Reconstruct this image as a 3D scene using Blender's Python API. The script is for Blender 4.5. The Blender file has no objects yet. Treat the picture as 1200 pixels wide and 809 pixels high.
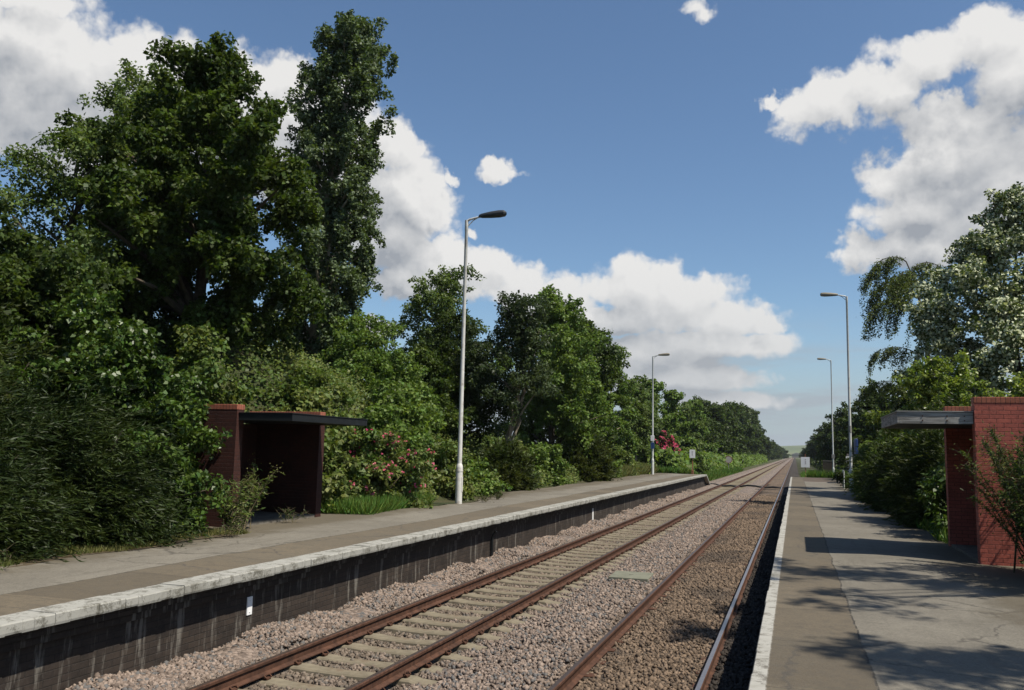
import bpy, bmesh, math, random
import numpy as np
from mathutils import Vector, Matrix

SC = bpy.context.scene
COL = SC.collection
R = math.radians
rng = np.random.default_rng(7)
random.seed(7)

# ------------------------------------------------------------------ helpers
def tag(o, label=None, cat=None, group=None, kind=None):
    if label: o['label'] = label
    if cat: o['category'] = cat
    if group: o['group'] = group
    if kind: o['kind'] = kind
    return o

def link(o, parent=None):
    COL.objects.link(o)
    if parent is not None: o.parent = parent
    return o

def empty(name, loc=(0, 0, 0), rz=0.0):
    o = bpy.data.objects.new(name, None)
    o.empty_display_size = .2
    o.location = loc; o.rotation_euler = (0, 0, rz)
    return link(o)

def copy_tree(o, parent=None):
    c = o.copy(); COL.objects.link(c)
    if parent is not None: c.parent = parent
    for ch in o.children: copy_tree(ch, c)
    return c

class MB:
    """collects vertices and faces of one mesh object"""
    def __init__(s): s.v = []; s.f = []; s.m = []
    def add(s, vs, fs, mi=0):
        b = len(s.v); s.v += [tuple(p) for p in vs]
        s.f += [tuple(b + i for i in f) for f in fs]; s.m += [mi] * len(fs)
        return s
    def box(s, x0, x1, y0, y1, z0, z1, mi=0, bev=0.0):
        if bev <= 0:
            v = [(x, y, z) for z in (z0, z1) for y in (y0, y1) for x in (x0, x1)]
            return s.add(v, [(0, 2, 3, 1), (4, 5, 7, 6), (0, 1, 5, 4), (2, 6, 7, 3), (0, 4, 6, 2), (1, 3, 7, 5)], mi)
        bm = bmesh.new()
        bmesh.ops.create_cube(bm, size=1)
        bmesh.ops.scale(bm, vec=(x1 - x0, y1 - y0, z1 - z0), verts=bm.verts)
        bmesh.ops.translate(bm, vec=((x0 + x1) / 2, (y0 + y1) / 2, (z0 + z1) / 2), verts=bm.verts)
        bmesh.ops.bevel(bm, geom=bm.edges[:], offset=bev, segments=2, profile=.5, affect='EDGES')
        bm.verts.index_update()
        s.add([v.co[:] for v in bm.verts], [[v.index for v in f.verts] for f in bm.faces], mi)
        bm.free(); return s
    def tube(s, pts, rad, n=8, mi=0, cap=True):
        pts = [Vector(p) for p in pts]
        if not hasattr(rad, '__len__'): rad = [rad] * len(pts)
        rings = []
        ref = None
        for i, p in enumerate(pts):
            t = (pts[min(i + 1, len(pts) - 1)] - pts[max(i - 1, 0)])
            if t.length < 1e-9: t = Vector((0, 0, 1))
            t.normalize()
            if ref is None:
                ref = t.orthogonal().normalized()
            a = (ref - t * ref.dot(t))
            a = a.normalized() if a.length > 1e-6 else t.orthogonal().normalized()
            ref = a
            b = t.cross(a)
            rings.append([p + (a * math.cos(2 * math.pi * k / n) + b * math.sin(2 * math.pi * k / n)) * rad[i] for k in range(n)])
        vs = [q for r in rings for q in r]; fs = []
        for i in range(len(rings) - 1):
            for k in range(n):
                fs.append((i * n + k, i * n + (k + 1) % n, (i + 1) * n + (k + 1) % n, (i + 1) * n + k))
        if cap:
            fs.append(tuple(range(n - 1, -1, -1))); fs.append(tuple((len(rings) - 1) * n + k for k in range(n)))
        return s.add(vs, fs, mi)
    def prism(s, prof, a0, a1, axis='y', mi=0):
        """closed 2-D profile extruded along an axis (y: profile x,z / x: profile y,z)"""
        n = len(prof)
        P = (lambda p, a: (p[0], a, p[1])) if axis == 'y' else (lambda p, a: (a, p[0], p[1]))
        vs = [P(p, a0) for p in prof] + [P(p, a1) for p in prof]
        fs = [(k, (k + 1) % n, n + (k + 1) % n, n + k) for k in range(n)] + [tuple(range(n - 1, -1, -1)), tuple(range(n, 2 * n))]
        return s.add(vs, fs, mi)
    def build(s, name, mats, parent=None, smooth=False):
        me = bpy.data.meshes.new(name)
        me.from_pydata(s.v, [], s.f)
        if not isinstance(mats, (list, tuple)): mats = [mats]
        for m in mats: me.materials.append(m)
        if len(mats) > 1: me.polygons.foreach_set('material_index', s.m)
        bm = bmesh.new(); bm.from_mesh(me); bmesh.ops.recalc_face_normals(bm, faces=bm.faces); bm.to_mesh(me); bm.free()
        if smooth:
            me.shade_smooth(); me.set_sharp_from_angle(angle=R(38))
        return link(bpy.data.objects.new(name, me), parent)

def np_mesh(name, V, F, mats, mi=None, smooth=False):
    """fast mesh from arrays; F is (n,k)"""
    me = bpy.data.meshes.new(name)
    V = np.ascontiguousarray(V, dtype=np.float32); F = np.ascontiguousarray(F, dtype=np.int32)
    n, k = F.shape
    me.vertices.add(len(V)); me.vertices.foreach_set('co', V.ravel())
    me.loops.add(n * k); me.loops.foreach_set('vertex_index', F.ravel())
    me.polygons.add(n); me.polygons.foreach_set('loop_start', np.arange(0, n * k, k, dtype=np.int32))
    if not isinstance(mats, (list, tuple)): mats = [mats]
    for m in mats: me.materials.append(m)
    if mi is not None: me.polygons.foreach_set('material_index', np.ascontiguousarray(mi, dtype=np.int32))
    if smooth: me.polygons.foreach_set('use_smooth', np.ones(n, dtype=bool))
    me.update(calc_edges=True)
    return me

# ------------------------------------------------------------------ materials
class NT:
    def __init__(s, tree): s.t = tree; s.n = tree.nodes; s.l = tree.links
    def new(s, t, **kw):
        n = s.n.new(t)
        for k, v in kw.items(): setattr(n, k, v)
        return n
    def put(s, sock, v):
        if isinstance(v, bpy.types.NodeSocket): s.l.new(v, sock)
        elif v is not None:
            if hasattr(sock.default_value, '__len__') and not hasattr(v, '__len__'): v = (v,) * len(sock.default_value)
            if hasattr(sock.default_value, '__len__') and len(sock.default_value) == 4 and len(v) == 3: v = (*v, 1)
            sock.default_value = v
    def math(s, op, a, b=None, c=None, clamp=False):
        n = s.new('ShaderNodeMath', operation=op, use_clamp=clamp)
        s.put(n.inputs[0], a)
        if b is not None: s.put(n.inputs[1], b)
        if c is not None: s.put(n.inputs[2], c)
        return n.outputs[0]
    def vmath(s, op, a, b=None):
        n = s.new('ShaderNodeVectorMath', operation=op)
        s.put(n.inputs[0], a)
        if b is not None: s.put(n.inputs[1], b)
        return n.outputs['Value'] if op in ('LENGTH', 'DOT_PRODUCT') else n.outputs[0]
    def mix(s, f, a, b, blend='MIX'):
        n = s.new('ShaderNodeMix', data_type='RGBA', blend_type=blend)
        s.put(n.inputs[0], f); s.put(n.inputs[6], a); s.put(n.inputs[7], b)
        return n.outputs[2]
    def noise(s, scale, detail=4, rough=.55, vec=None, out='Fac', dist=0, dims='3D'):
        n = s.new('ShaderNodeTexNoise', noise_dimensions=dims)
        n.inputs['Scale'].default_value = scale; n.inputs['Detail'].default_value = detail
        n.inputs['Roughness'].default_value = rough; n.inputs['Distortion'].default_value = dist
        if vec is not None: s.l.new(vec, n.inputs['Vector'])
        return n.outputs[out]
    def ramp(s, v, lo, hi, a=0., b=1., smooth=True):
        n = s.new('ShaderNodeMapRange', interpolation_type='SMOOTHSTEP' if smooth else 'LINEAR')
        s.put(n.inputs[0], v)
        for i, x in zip((1, 2, 3, 4), (lo, hi, a, b)): n.inputs[i].default_value = x
        return n.outputs[0]
    def pos(s): return s.new('ShaderNodeNewGeometry').outputs['Position']
    def obj(s): return s.new('ShaderNodeTexCoord').outputs['Object']
    def sep(s, v):
        n = s.new('ShaderNodeSeparateXYZ'); s.l.new(v, n.inputs[0]); return n.outputs
    def comb(s, x=0., y=0., z=0.):
        n = s.new('ShaderNodeCombineXYZ')
        for i, v in enumerate((x, y, z)): s.put(n.inputs[i], v)
        return n.outputs[0]
    def scale(s, v, k): return s.vmath('MULTIPLY', v, k)
    def bump(s, h, strength=.5, dist=.02, normal=None):
        n = s.new('ShaderNodeBump'); n.inputs['Strength'].default_value = strength; n.inputs['Distance'].default_value = dist
        s.l.new(h, n.inputs['Height'])
        if normal is not None: s.l.new(normal, n.inputs['Normal'])
        return n.outputs[0]

TONE = .74            # albedo level of the painted, paved and stony surfaces
def material(name):
    m = bpy.data.materials.new(name); m.use_nodes = True
    t = NT(m.node_tree); t.n.clear()
    out = t.new('ShaderNodeOutputMaterial')
    p = t.new('ShaderNodeBsdfPrincipled')
    t.l.new(p.outputs[0], out.inputs[0])
    p.inputs['Roughness'].default_value = .85
    p.inputs['Specular IOR Level'].default_value = .25
    return m, t, p, out

def m_simple(name, col, rough=.7, metal=0., spec=.3, var=.15, scale=12., dirt=None, dirt_amt=.5, dirt_scale=6., bump=0.):
    m, t, p, _ = material(name)
    v = t.obj()
    n = t.noise(scale, 5, .6, v)
    c = t.mix(t.ramp(n, .3, .7), tuple(x * (1 - var) for x in col), tuple(min(1, x * (1 + var)) for x in col))
    if dirt is not None:
        d = t.ramp(t.noise(dirt_scale, 6, .65, v), .5, .72)
        c = t.mix(t.math('MULTIPLY', d, dirt_amt), c, dirt)
    t.put(p.inputs['Base Color'], t.mix(1., c, (TONE, TONE, TONE), 'MULTIPLY'))
    p.inputs['Roughness'].default_value = rough; p.inputs['Metallic'].default_value = metal
    p.inputs['Specular IOR Level'].default_value = spec
    if bump: t.l.new(t.bump(n, bump, .01), p.inputs['Normal'])
    return m

def m_leaf(name, col, col2=None, back=None, trans=.35, rough=.5, spec=.2, vary=.4, hue=.02):
    """leaf: diffuse + light through the leaf + a little gloss, varied leaf by leaf"""
    m = bpy.data.materials.new(name); m.use_nodes = True
    t = NT(m.node_tree); t.n.clear()
    out = t.new('ShaderNodeOutputMaterial')
    g = t.new('ShaderNodeNewGeometry')
    rnd = g.outputs['Random Per Island']
    col2 = col2 or tuple(c * k for c, k in zip(col, (1.5, 1.35, 1.0)))
    col = tuple(v * .84 for v in col); col2 = tuple(v * .84 for v in col2)
    c = t.mix(t.ramp(t.noise(.55, 3, .6, t.obj()), .35, .65), col, col2)
    hs = t.new('ShaderNodeHueSaturation')
    t.put(hs.inputs['Hue'], t.math('MULTIPLY_ADD', rnd, -2 * hue, .5 + hue))
    r2 = t.math('FRACT', t.math('MULTIPLY', rnd, 37.7))
    t.put(hs.inputs['Value'], t.math('MULTIPLY_ADD', r2, 2 * vary, 1 - vary))
    t.put(hs.inputs['Color'], c)
    c = hs.outputs[0]
    if back is not None: c = t.mix(g.outputs['Backfacing'], c, back)
    p = t.new('ShaderNodeBsdfPrincipled')
    t.put(p.inputs['Base Color'],c); p.inputs['Roughness'].default_value = rough
    p.inputs['Specular IOR Level'].default_value = spec
    tr = t.new('ShaderNodeBsdfTranslucent')
    t.put(tr.inputs[0], t.mix(1., c, (1.25, 1.3, .55), 'MULTIPLY'))
    mx = t.new('ShaderNodeMixShader'); mx.inputs[0].default_value = trans
    t.l.new(p.outputs[0], mx.inputs[1]); t.l.new(tr.outputs[0], mx.inputs[2])
    t.l.new(mx.outputs[0], out.inputs[0])
    return m

def m_brick(name, col, col2, mortar, stain=(.03, .025, .02), stain_amt=.5, bw=.225, bh=.075, streak=None, streak_amt=.0, rough=.75):
    m, t, p, _ = material(name)
    P = t.pos(); x, y, z = t.sep(P)
    nx = t.sep(t.new('ShaderNodeNewGeometry').outputs['True Normal'])[0]
    side = t.math('GREATER_THAN', t.math('ABSOLUTE', nx), .6)
    h = t.math('ADD', t.math('MULTIPLY', side, y), t.math('MULTIPLY', t.math('SUBTRACT', 1., side), x))
    vec = t.comb(h, z, 0.)
    b = t.new('ShaderNodeTexBrick'); b.offset = .5
    t.l.new(vec, b.inputs['Vector'])
    for k, v in (('Color1', col), ('Color2', col2), ('Mortar', mortar)): t.put(b.inputs[k], v)
    b.inputs['Scale'].default_value = 1.; b.inputs['Mortar Size'].default_value = .007
    b.inputs['Mortar Smooth'].default_value = .3; b.inputs['Brick Width'].default_value = bw; b.inputs['Row Height'].default_value = bh
    c = b.outputs['Color']
    n = t.noise(2.3, 6, .65, P)
    c = t.mix(t.math('MULTIPLY', t.ramp(n, .42, .7), stain_amt), c, stain)
    n2 = t.noise(28, 4, .7, P)
    c = t.mix(t.ramp(n2, .3, .75, .0, .35), c, tuple(min(1, v * 1.7 + .01) for v in col))
    if streak is not None:
        sv = t.noise(1.0, 5, .7, t.comb(t.math('MULTIPLY', h, 7.), t.math('MULTIPLY', z, .8), 0.))
        c = t.mix(t.math('MULTIPLY', t.ramp(sv, .52, .66), streak_amt), c, streak)
    t.put(p.inputs['Base Color'], t.mix(1., c, (TONE, TONE, TONE), 'MULTIPLY')); p.inputs['Roughness'].default_value = rough
    hgt = t.math('ADD', t.math('MULTIPLY', b.outputs['Fac'], -1.), t.math('MULTIPLY', n2, .5))
    t.l.new(t.bump(hgt, .6, .006), p.inputs['Normal'])
    return m

M = {}
M['rust'] = m_simple('rail_rust', (.09, .042, .025), .8, .0, .25, .35, 9., (.04, .022, .015), .7, 3., .3)
M['rail_head'] = m_simple('rail_running_surface', (.1, .07, .052), .45, .4, .5, .2, 14.)
M['rail_bright'] = m_simple('rail_running_surface_bright', (.36, .32, .3), .3, .75, .5, .12, 14.)
M['clip'] = m_simple('rusty_iron', (.09, .04, .022), .8, .1, .3, .3, 20.)
M['sleeper'] = m_simple('sleeper_concrete', (.225, .19, .132), .9, 0, .2, .16, 5., (.13, .08, .05), .55, 4., .3)
M['timber'] = m_simple('sleeper_timber', (.075, .058, .045), .9, 0, .2, .35, 8., (.03, .022, .018), .6, 5., .5)
M['pole'] = m_simple('painted_steel_pale', (.74, .75, .71), .5, .1, .4, .06, 3., (.3, .24, .17), .35, 5.)
M['pole_rusty'] = m_simple('painted_steel_flaking', (.76, .74, .68), .55, .05, .4, .08, 3., (.2, .12, .07), .7, 3.3)
M['lamp_dark'] = m_simple('lantern_grey', (.045, .047, .05), .45, 0, .4, .15, 6.)
M['lamp_tan'] = m_simple('lantern_buff', (.27, .23, .165), .5, 0, .4, .12, 6.)
M['lens'] = m_simple('lantern_bowl', (.3, .29, .25), .25, 0, .5, .08, 6.)
M['white'] = m_simple('sign_white', (1.08, 1.06, 1.02), .5, 0, .4, .03, 4.)
M['post_brown'] = m_simple('post_brown', (.3, .13, .075), .8, 0, .2, .2, 8.)
M['grey_paint'] = m_simple('grey_paint', (.3, .29, .27), .6, 0, .3, .1, 8.)
M['disc'] = m_simple('sign_disc', (.52, .46, .41), .6, 0, .3, .08, 6.)
M['blue'] = m_simple('sign_blue', (.03, .07, .21), .5, 0, .4, .08, 4.)
M['black'] = m_simple('black_paint', (.012, .014, .015), .55, 0, .3, .25, 5.)
M['fence_pale'] = m_simple('weathered_boards', (.3, .27, .23), .9, 0, .2, .2, 8.)
M['fence_dark'] = m_simple('dark_boards', (.06, .045, .035), .9, 0, .2, .25, 8.)
M['cover'] = m_simple('concrete_cover_mossy', (.2, .2, .15), .9, 0, .2, .15, 8.)
M['bark'] = m_simple('bark', (.105, .085, .062), .95, 0, .15, .35, 6., (.05, .055, .03), .5, 3., .8)
M['bark_pale'] = m_simple('bark_pale', (.36, .3, .22), .95, 0, .15, .3, 6., (.08, .07, .05), .6, 3., .8)
M['stem'] = m_simple('dry_stem', (.16, .13, .075), .9, 0, .2, .3, 8.)
M['brickR'] = m_brick('painted_red_brick', (.5, .13, .088), (.36, .092, .066), (.1, .036, .03), (.14, .05, .038), .6)
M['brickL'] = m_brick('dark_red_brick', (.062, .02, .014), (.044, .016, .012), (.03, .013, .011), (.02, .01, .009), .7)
M['coping_brick'] = m_brick('brick_on_edge', (.36, .12, .07), (.28, .09, .052), (.07, .035, .025), (.1, .045, .03), .4, bw=.075, bh=.5)
M['brickW'] = m_brick('platform_brick_sooty', (.036, .027, .022), (.056, .041, .031), (.028, .023, .019), (.014, .012, .01), .65, streak=(.22, .2, .17), streak_amt=.8)
def mk_wood():
    m, t, p, _ = material('weathered_fascia_board')
    v = t.obj(); x, y, z = t.sep(v)
    g = t.noise(1., 6, .65, t.comb(t.math('MULTIPLY', x, 2.2), t.math('MULTIPLY', y, 2.2), t.math('MULTIPLY', z, 40.)), dist=.6)
    c = t.mix(t.ramp(g, .35, .68), (.2, .185, .165), (.52, .49, .44))
    c = t.mix(t.ramp(t.noise(3., 5, .7, v), .5, .7, 0, .6), c, (.06, .055, .05))
    t.put(p.inputs['Base Color'], t.mix(1., c, (TONE, TONE, TONE), 'MULTIPLY')); t.l.new(t.bump(g, .5, .008), p.inputs['Normal'])
    return m
M['fascia'] = mk_wood()

def mk_coping(name, white=(.42, .41, .37), under=(.2, .185, .16), wear=.5):
    m, t, p, _ = material(name)
    P = t.pos()
    n = t.noise(6., 8, .72, P); n2 = t.noise(45., 4, .7, P)
    w = t.math('ADD', t.math('MULTIPLY', n, .72), t.math('MULTIPLY', n2, .28))
    c = t.mix(t.ramp(w, wear - .02, wear + .09), white, under)
    c = t.mix(t.ramp(t.noise(1.4, 5, .6, P), .52, .75, 0, .5), c, (.13, .12, .09))
    y = t.sep(P)[1]
    j = t.math('PINGPONG', y, .46)
    c = t.mix(t.ramp(j, .0, .01, .4, 0.), c, (.05, .045, .04))
    t.put(p.inputs['Base Color'], t.mix(1., c, (TONE, TONE, TONE), 'MULTIPLY')); p.inputs['Roughness'].default_value = .9
    t.l.new(t.bump(w, .6, .012), p.inputs['Normal'])
    return m
M['coping'] = mk_coping('worn_white_coping', (.4, .388, .345), (.18, .17, .14), .5)

def mk_platform(name, edge_x, sgn, white_w, strip_w, seam_brown_y=None, level=1.):
    """platform top: painted edge, tan strip of slabs, grey asphalt beyond; all by world position"""
    m, t, p, _ = material(name)
    P = t.pos(); x, y, z = t.sep(P)
    d = t.math('MULTIPLY', t.math('SUBTRACT', x, edge_x), sgn)            # metres from the edge
    wob = t.math('MULTIPLY', t.math('SUBTRACT', t.noise(1.3, 4, .6, P), .5), .1)
    wobf = t.math('MULTIPLY', t.math('SUBTRACT', t.noise(14., 4, .7, P), .5), .05)
    ds = t.math('ADD', t.math('ADD', d, wob), wobf)
    fine = t.noise(90., 3, .7, P); mid = t.noise(7., 6, .65, P); big = t.noise(.7, 5, .6, P)
    # grey asphalt
    grey = t.mix(t.ramp(big, .3, .7), (.155, .14, .115), (.215, .196, .162))
    grey = t.mix(t.ramp(mid, .5, .74, 0, .5), grey, (.11, .1, .085))
    # streaks lengthways
    st = t.noise(1., 5, .65, t.comb(t.math('MULTIPLY', x, 5.), t.math('MULTIPLY', y, .35), 0.))
    grey = t.mix(t.ramp(st, .52, .7, 0, .45), grey, (.115, .104, .085))
    # tan strip in slabs across
    vo = t.new('ShaderNodeTexWhiteNoise', noise_dimensions='1D')
    t.put(vo.inputs['W'], t.math('FLOOR', t.math('DIVIDE', y, 1.83)))
    tan = t.mix(vo.outputs['Value'], (.105, .084, .057), (.155, .124, .084))
    tan = t.mix(t.ramp(mid, .42, .72, 0, .55), tan, (.07, .058, .043))
    tan = t.mix(t.ramp(big, .45, .7, 0, .4), tan, (.12, .104, .078))
    c = t.mix(t.ramp(ds, white_w + strip_w - .015, white_w + strip_w + .015), tan, grey)
    if seam_brown_y is not None:
        by = t.math('ADD', y, t.math('MULTIPLY', wobf, 6.))
        f = t.math('MULTIPLY', t.ramp(by, seam_brown_y - .1, seam_brown_y + .1), t.ramp(ds, white_w + strip_w - .05, white_w + strip_w + .05))
        c = t.mix(f, c, (.095, .066, .048))
    gr = t.new('ShaderNodeTexVoronoi'); gr.inputs['Scale'].default_value = 55.; t.l.new(P, gr.inputs['Vector'])
    gc = t.sep(gr.outputs['Color'])[0]
    c = t.mix(t.ramp(gc, .0, 1., 0., .42, False), c, (.06, .054, .045))
    c = t.mix(t.ramp(t.noise(3.1, 6, .75, P), .55, .72, 0., .5), c, (.085, .076, .062))
    # joints and cracks
    jy = t.math('PINGPONG', t.math('ADD', y, t.math('MULTIPLY', t.noise(2.2, 4, .65, P), .16)), .915)
    strip = t.ramp(ds, white_w + strip_w - .02, white_w + strip_w + .02, 1., 0.)
    crack_x = t.math('ABSOLUTE', t.math('SUBTRACT', ds, white_w + strip_w))
    ck = t.math('MAXIMUM', t.math('MULTIPLY', t.ramp(jy, 0., .009, .7, 0.), strip), t.math('MULTIPLY', t.ramp(crack_x, .004, .016, 1., 0.), t.ramp(mid, .35, .55)))
    c = t.mix(ck, c, (.035, .03, .025))
    vor = t.new('ShaderNodeTexVoronoi', feature='DISTANCE_TO_EDGE'); vor.inputs['Scale'].default_value = .33
    t.l.new(t.vmath('ADD', P, t.scale(t.noise(1.7, 4, .6, P, 'Color'), (.8, .8, 0.))), vor.inputs['Vector'])
    c = t.mix(t.math('MULTIPLY', t.ramp(vor.outputs['Distance'], 0., .011, .8, 0.), t.ramp(big, .38, .5)), c, (.06, .053, .045))
    dirt = t.math('ADD', d, t.math('MULTIPLY', t.math('SUBTRACT', t.noise(1.1, 7, .68, P), .5), 2.2))
    c = t.mix(t.ramp(dirt, 2.35, 3.1, 0., .8), c, t.mix(mid, (.05, .042, .026), (.11, .088, .058)))
    c = t.mix(1., c, (level, level * .985, level * .95), 'MULTIPLY')
    # white edge, worn
    dw = t.math('ADD', d, t.math('MULTIPLY', wobf, .55))
    wear = t.math('ADD', t.math('MULTIPLY', mid, .6), t.math('MULTIPLY', fine, .4))
    wm = t.math('MULTIPLY', t.ramp(dw, white_w - .012, white_w + .012, 1., 0.), t.ramp(wear, .46, .58, 1., .2))
    c = t.mix(wm, c, (.43, .415, .37))
    c = t.mix(t.ramp(fine, .35, .8, 0., .25), c, (.26, .24, .205))
    t.put(p.inputs['Base Color'], t.mix(1., c, (TONE, TONE, TONE), 'MULTIPLY')); p.inputs['Roughness'].default_value = .9
    hgt = t.math('ADD', t.math('ADD', t.math('MULTIPLY', fine, .6), t.math('MULTIPLY', mid, .5)), t.math('MULTIPLY', ck, -2.))
    t.l.new(t.bump(hgt, .55, .008), p.inputs['Normal'])
    return m
M['platR'] = mk_platform('right_platform_surface', -.376, 1, .128, .83, 65., 1.12)
M['platL'] = mk_platform('left_platform_surface', -6.78, -1, .35, 1.0, None, 1.28)

def mk_bed(name, stones):
    m, t, p, _ = material(name)
    P = t.pos(); x, y, z = t.sep(P)
    big = t.noise(.5, 5, .6, P)
    if stones:
        r = t.new('ShaderNodeNewGeometry').outputs['Random Per Island']
        r2 = t.math('FRACT', t.math('MULTIPLY', r, 53.3))
    else:
        v = t.new('ShaderNodeTexVoronoi'); v.inputs['Scale'].default_value = 15.; t.l.new(P, v.inputs['Vector'])
        sc = t.sep(v.outputs['Color']); r, r2 = sc[0], sc[1]
    c = t.mix(r, (.15, .113, .09), (.365, .283, .228))
    c = t.mix(t.math('GREATER_THAN', r2, .82), c, (.15, .142, .135))
    # rust and brake dust near the rails: wide on the right-hand line, narrow on the left
    wob = t.math('MULTIPLY', t.math('SUBTRACT', big, .5), .5)
    dl = t.math('ABSOLUTE', t.math('ADD', t.math('ABSOLUTE', t.math('ADD', x, 5.339)), -.45))
    dl = t.math('ADD', dl, wob)
    dirtL = t.ramp(dl, .15, .8, 1., 0.)
    dr = t.math('ADD', t.math('ABSOLUTE', t.math('ADD', x, 1.816)), wob)
    dirtR = t.ramp(dr, .65, 1.15, 1., 0.)
    c = t.mix(t.math('MULTIPLY', dirtL, .7), c, t.mix(r, (.09, .068, .046), (.21, .168, .122)))
    c = t.mix(t.math('MULTIPLY', dirtR, .85), c, t.mix(r, (.08, .056, .036), (.25, .175, .115)))
    oil = t.math('MULTIPLY', t.ramp(t.noise(.33, 4, .6, t.vmath('ADD', P, (3.1, 0, 0))), .5, .62), t.ramp(t.math('ABSOLUTE', t.math('ADD', x, 2.0)), .5, 1.1, 1., 0.))
    c = t.mix(t.math('MULTIPLY', oil, .6), c, (.06, .05, .042))
    c = t.mix(t.math('MULTIPLY', t.ramp(x, -1.12, -.98), .85), c, (.022, .02, .018))  # shade below the right platform edge, painted into the ballast colour
    t.put(p.inputs['Base Color'], t.mix(1., c, (TONE, TONE, TONE), 'MULTIPLY')); p.inputs['Roughness'].default_value = .92
    if not stones:
        h = t.math('ADD', t.math('MULTIPLY', v.outputs['Distance'], -1.), t.math('MULTIPLY', t.noise(40, 4, .7, P), .4))
        t.l.new(t.bump(h, 1., .05), p.inputs['Normal'])
    return m
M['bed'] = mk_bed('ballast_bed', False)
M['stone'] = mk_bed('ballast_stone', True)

def mk_ground():
    m, t, p, _ = material('rough_ground')
    P = t.pos()
    a = t.noise(.8, 6, .6, P); b = t.noise(18, 5, .7, P)
    c = t.mix(t.ramp(a, .35, .65), (.05, .062, .022), (.085, .075, .035))
    c = t.mix(t.ramp(b, .4, .7, 0, .6), c, (.03, .04, .015))
    yy = t.sep(P)[1]
    c = t.mix(t.ramp(yy, 500., 1200.), c, t.mix(t.ramp(t.noise(.006, 4, .6, P), .4, .6), (.1, .14, .05), (.16, .16, .075)))
    t.put(p.inputs['Base Color'], t.mix(1., c, (TONE, TONE, TONE), 'MULTIPLY')); p.inputs['Roughness'].default_value = 1.
    t.l.new(t.bump(b, .8, .05), p.inputs['Normal'])
    return m
M['ground'] = mk_ground()
M['dirt'] = m_simple('dirty_edge', (.1, .078, .05), .95, 0, .1, .35, 10., (.16, .1, .03), .6, 3., .6)
M['hill'] = m_simple('hill_fields', (.13, .16, .08), 1., 0, 0., .35, .004, (.19, .18, .1), .7, .006)

M['l_maple'] = m_leaf('leaf_maple', (0.045, 0.074, 0.015), (0.075, 0.11, 0.02))
M['l_ash'] = m_leaf('leaf_ash', (0.090, 0.133, 0.038), (0.136, 0.185, 0.055))
M['l_dark'] = m_leaf('leaf_dark', (0.039, 0.062, 0.014), (0.064, 0.095, 0.021))
M['l_poplar'] = m_leaf('leaf_poplar', (0.06, 0.09, 0.032), (0.085, 0.12, 0.045), back=(.12, .16, .08), spec=.3)
M['l_laurel'] = m_leaf('leaf_laurel', (0.046, 0.084, 0.014), (0.081, 0.132, 0.022), rough=.42, spec=.3, trans=.25)
M['l_broom'] = m_leaf('leaf_broom', (.02, .034, .008), (.038, .056, .012), trans=.2, rough=.5)
M['l_bramble'] = m_leaf('leaf_bramble', (0.090, 0.138, 0.034), (0.150, 0.180, 0.050), hue=.03)
M['l_green'] = m_leaf('leaf_green', (0.093, 0.150, 0.030), (0.144, 0.211, 0.046))
M['l_bright'] = m_leaf('leaf_bright', (.14, .2, .034), (.2, .255, .045), rough=.35, spec=.5)
M['l_silver'] = m_leaf('leaf_silver', (.075, .11, .036), (.1, .14, .045), back=(.43, .455, .3), trans=.22, spec=.25)
M['l_birch'] = m_leaf('leaf_birch', (0.086, 0.118, 0.032), (0.130, 0.163, 0.050))
M['l_blue'] = m_leaf('leaf_greyblue', (0.044, 0.068, 0.029), (0.066, 0.091, 0.038))
M['l_hedge'] = m_leaf('leaf_hedge', (0.036, 0.056, 0.013), (0.073, 0.086, 0.023))
M['grass'] = m_leaf('grass_blade', (0.08, 0.17, 0.028), (0.13, 0.2, 0.04), trans=.3, hue=.04)
M['grass_dry'] = m_leaf('grass_dry', (.13, .155, .045), (.2, .19, .065), trans=.3, hue=.03)
M['rose'] = m_leaf('petal_pink', (.5, .05, .12), (.6, .15, .21), trans=.3, vary=.3, hue=.015)
M['rhodo'] = m_leaf('petal_magenta', (.42, .03, .09), (.5, .08, .14), trans=.3, vary=.3, hue=.01)
M['petal_white'] = m_leaf('petal_white', (.5, .5, .42), (.55, .55, .48), trans=.3, vary=.2, hue=.01)

# ------------------------------------------------------------------ foliage
def unit(a): return a / np.maximum(np.linalg.norm(a, axis=-1, keepdims=True), 1e-9)

def leaf_VF(P, N, L, W, T=None, fold=.18):
    """kite-shaped folded leaves at P with normal N, length L, half-width W (arrays), T = pointing direction"""
    n = len(P)
    if T is None: T = rng.normal(size=(n, 3))
    T = T - N * np.sum(T * N, axis=1, keepdims=True); T = unit(T)
    B = np.cross(N, T)
    L = np.broadcast_to(np.asarray(L, float), (n,))[:, None]; W = np.broadcast_to(np.asarray(W, float), (n,))[:, None]
    a = P; b = P + T * L * .42 + B * W + N * W * fold * 2; c = P + T * L - N * L * .08; d = P + T * L * .42 - B * W + N * W * fold * 2
    V = np.stack([a, b, c, d], 1).reshape(-1, 3)
    F = np.arange(4 * n).reshape(-1, 4)
    return V, F

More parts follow.
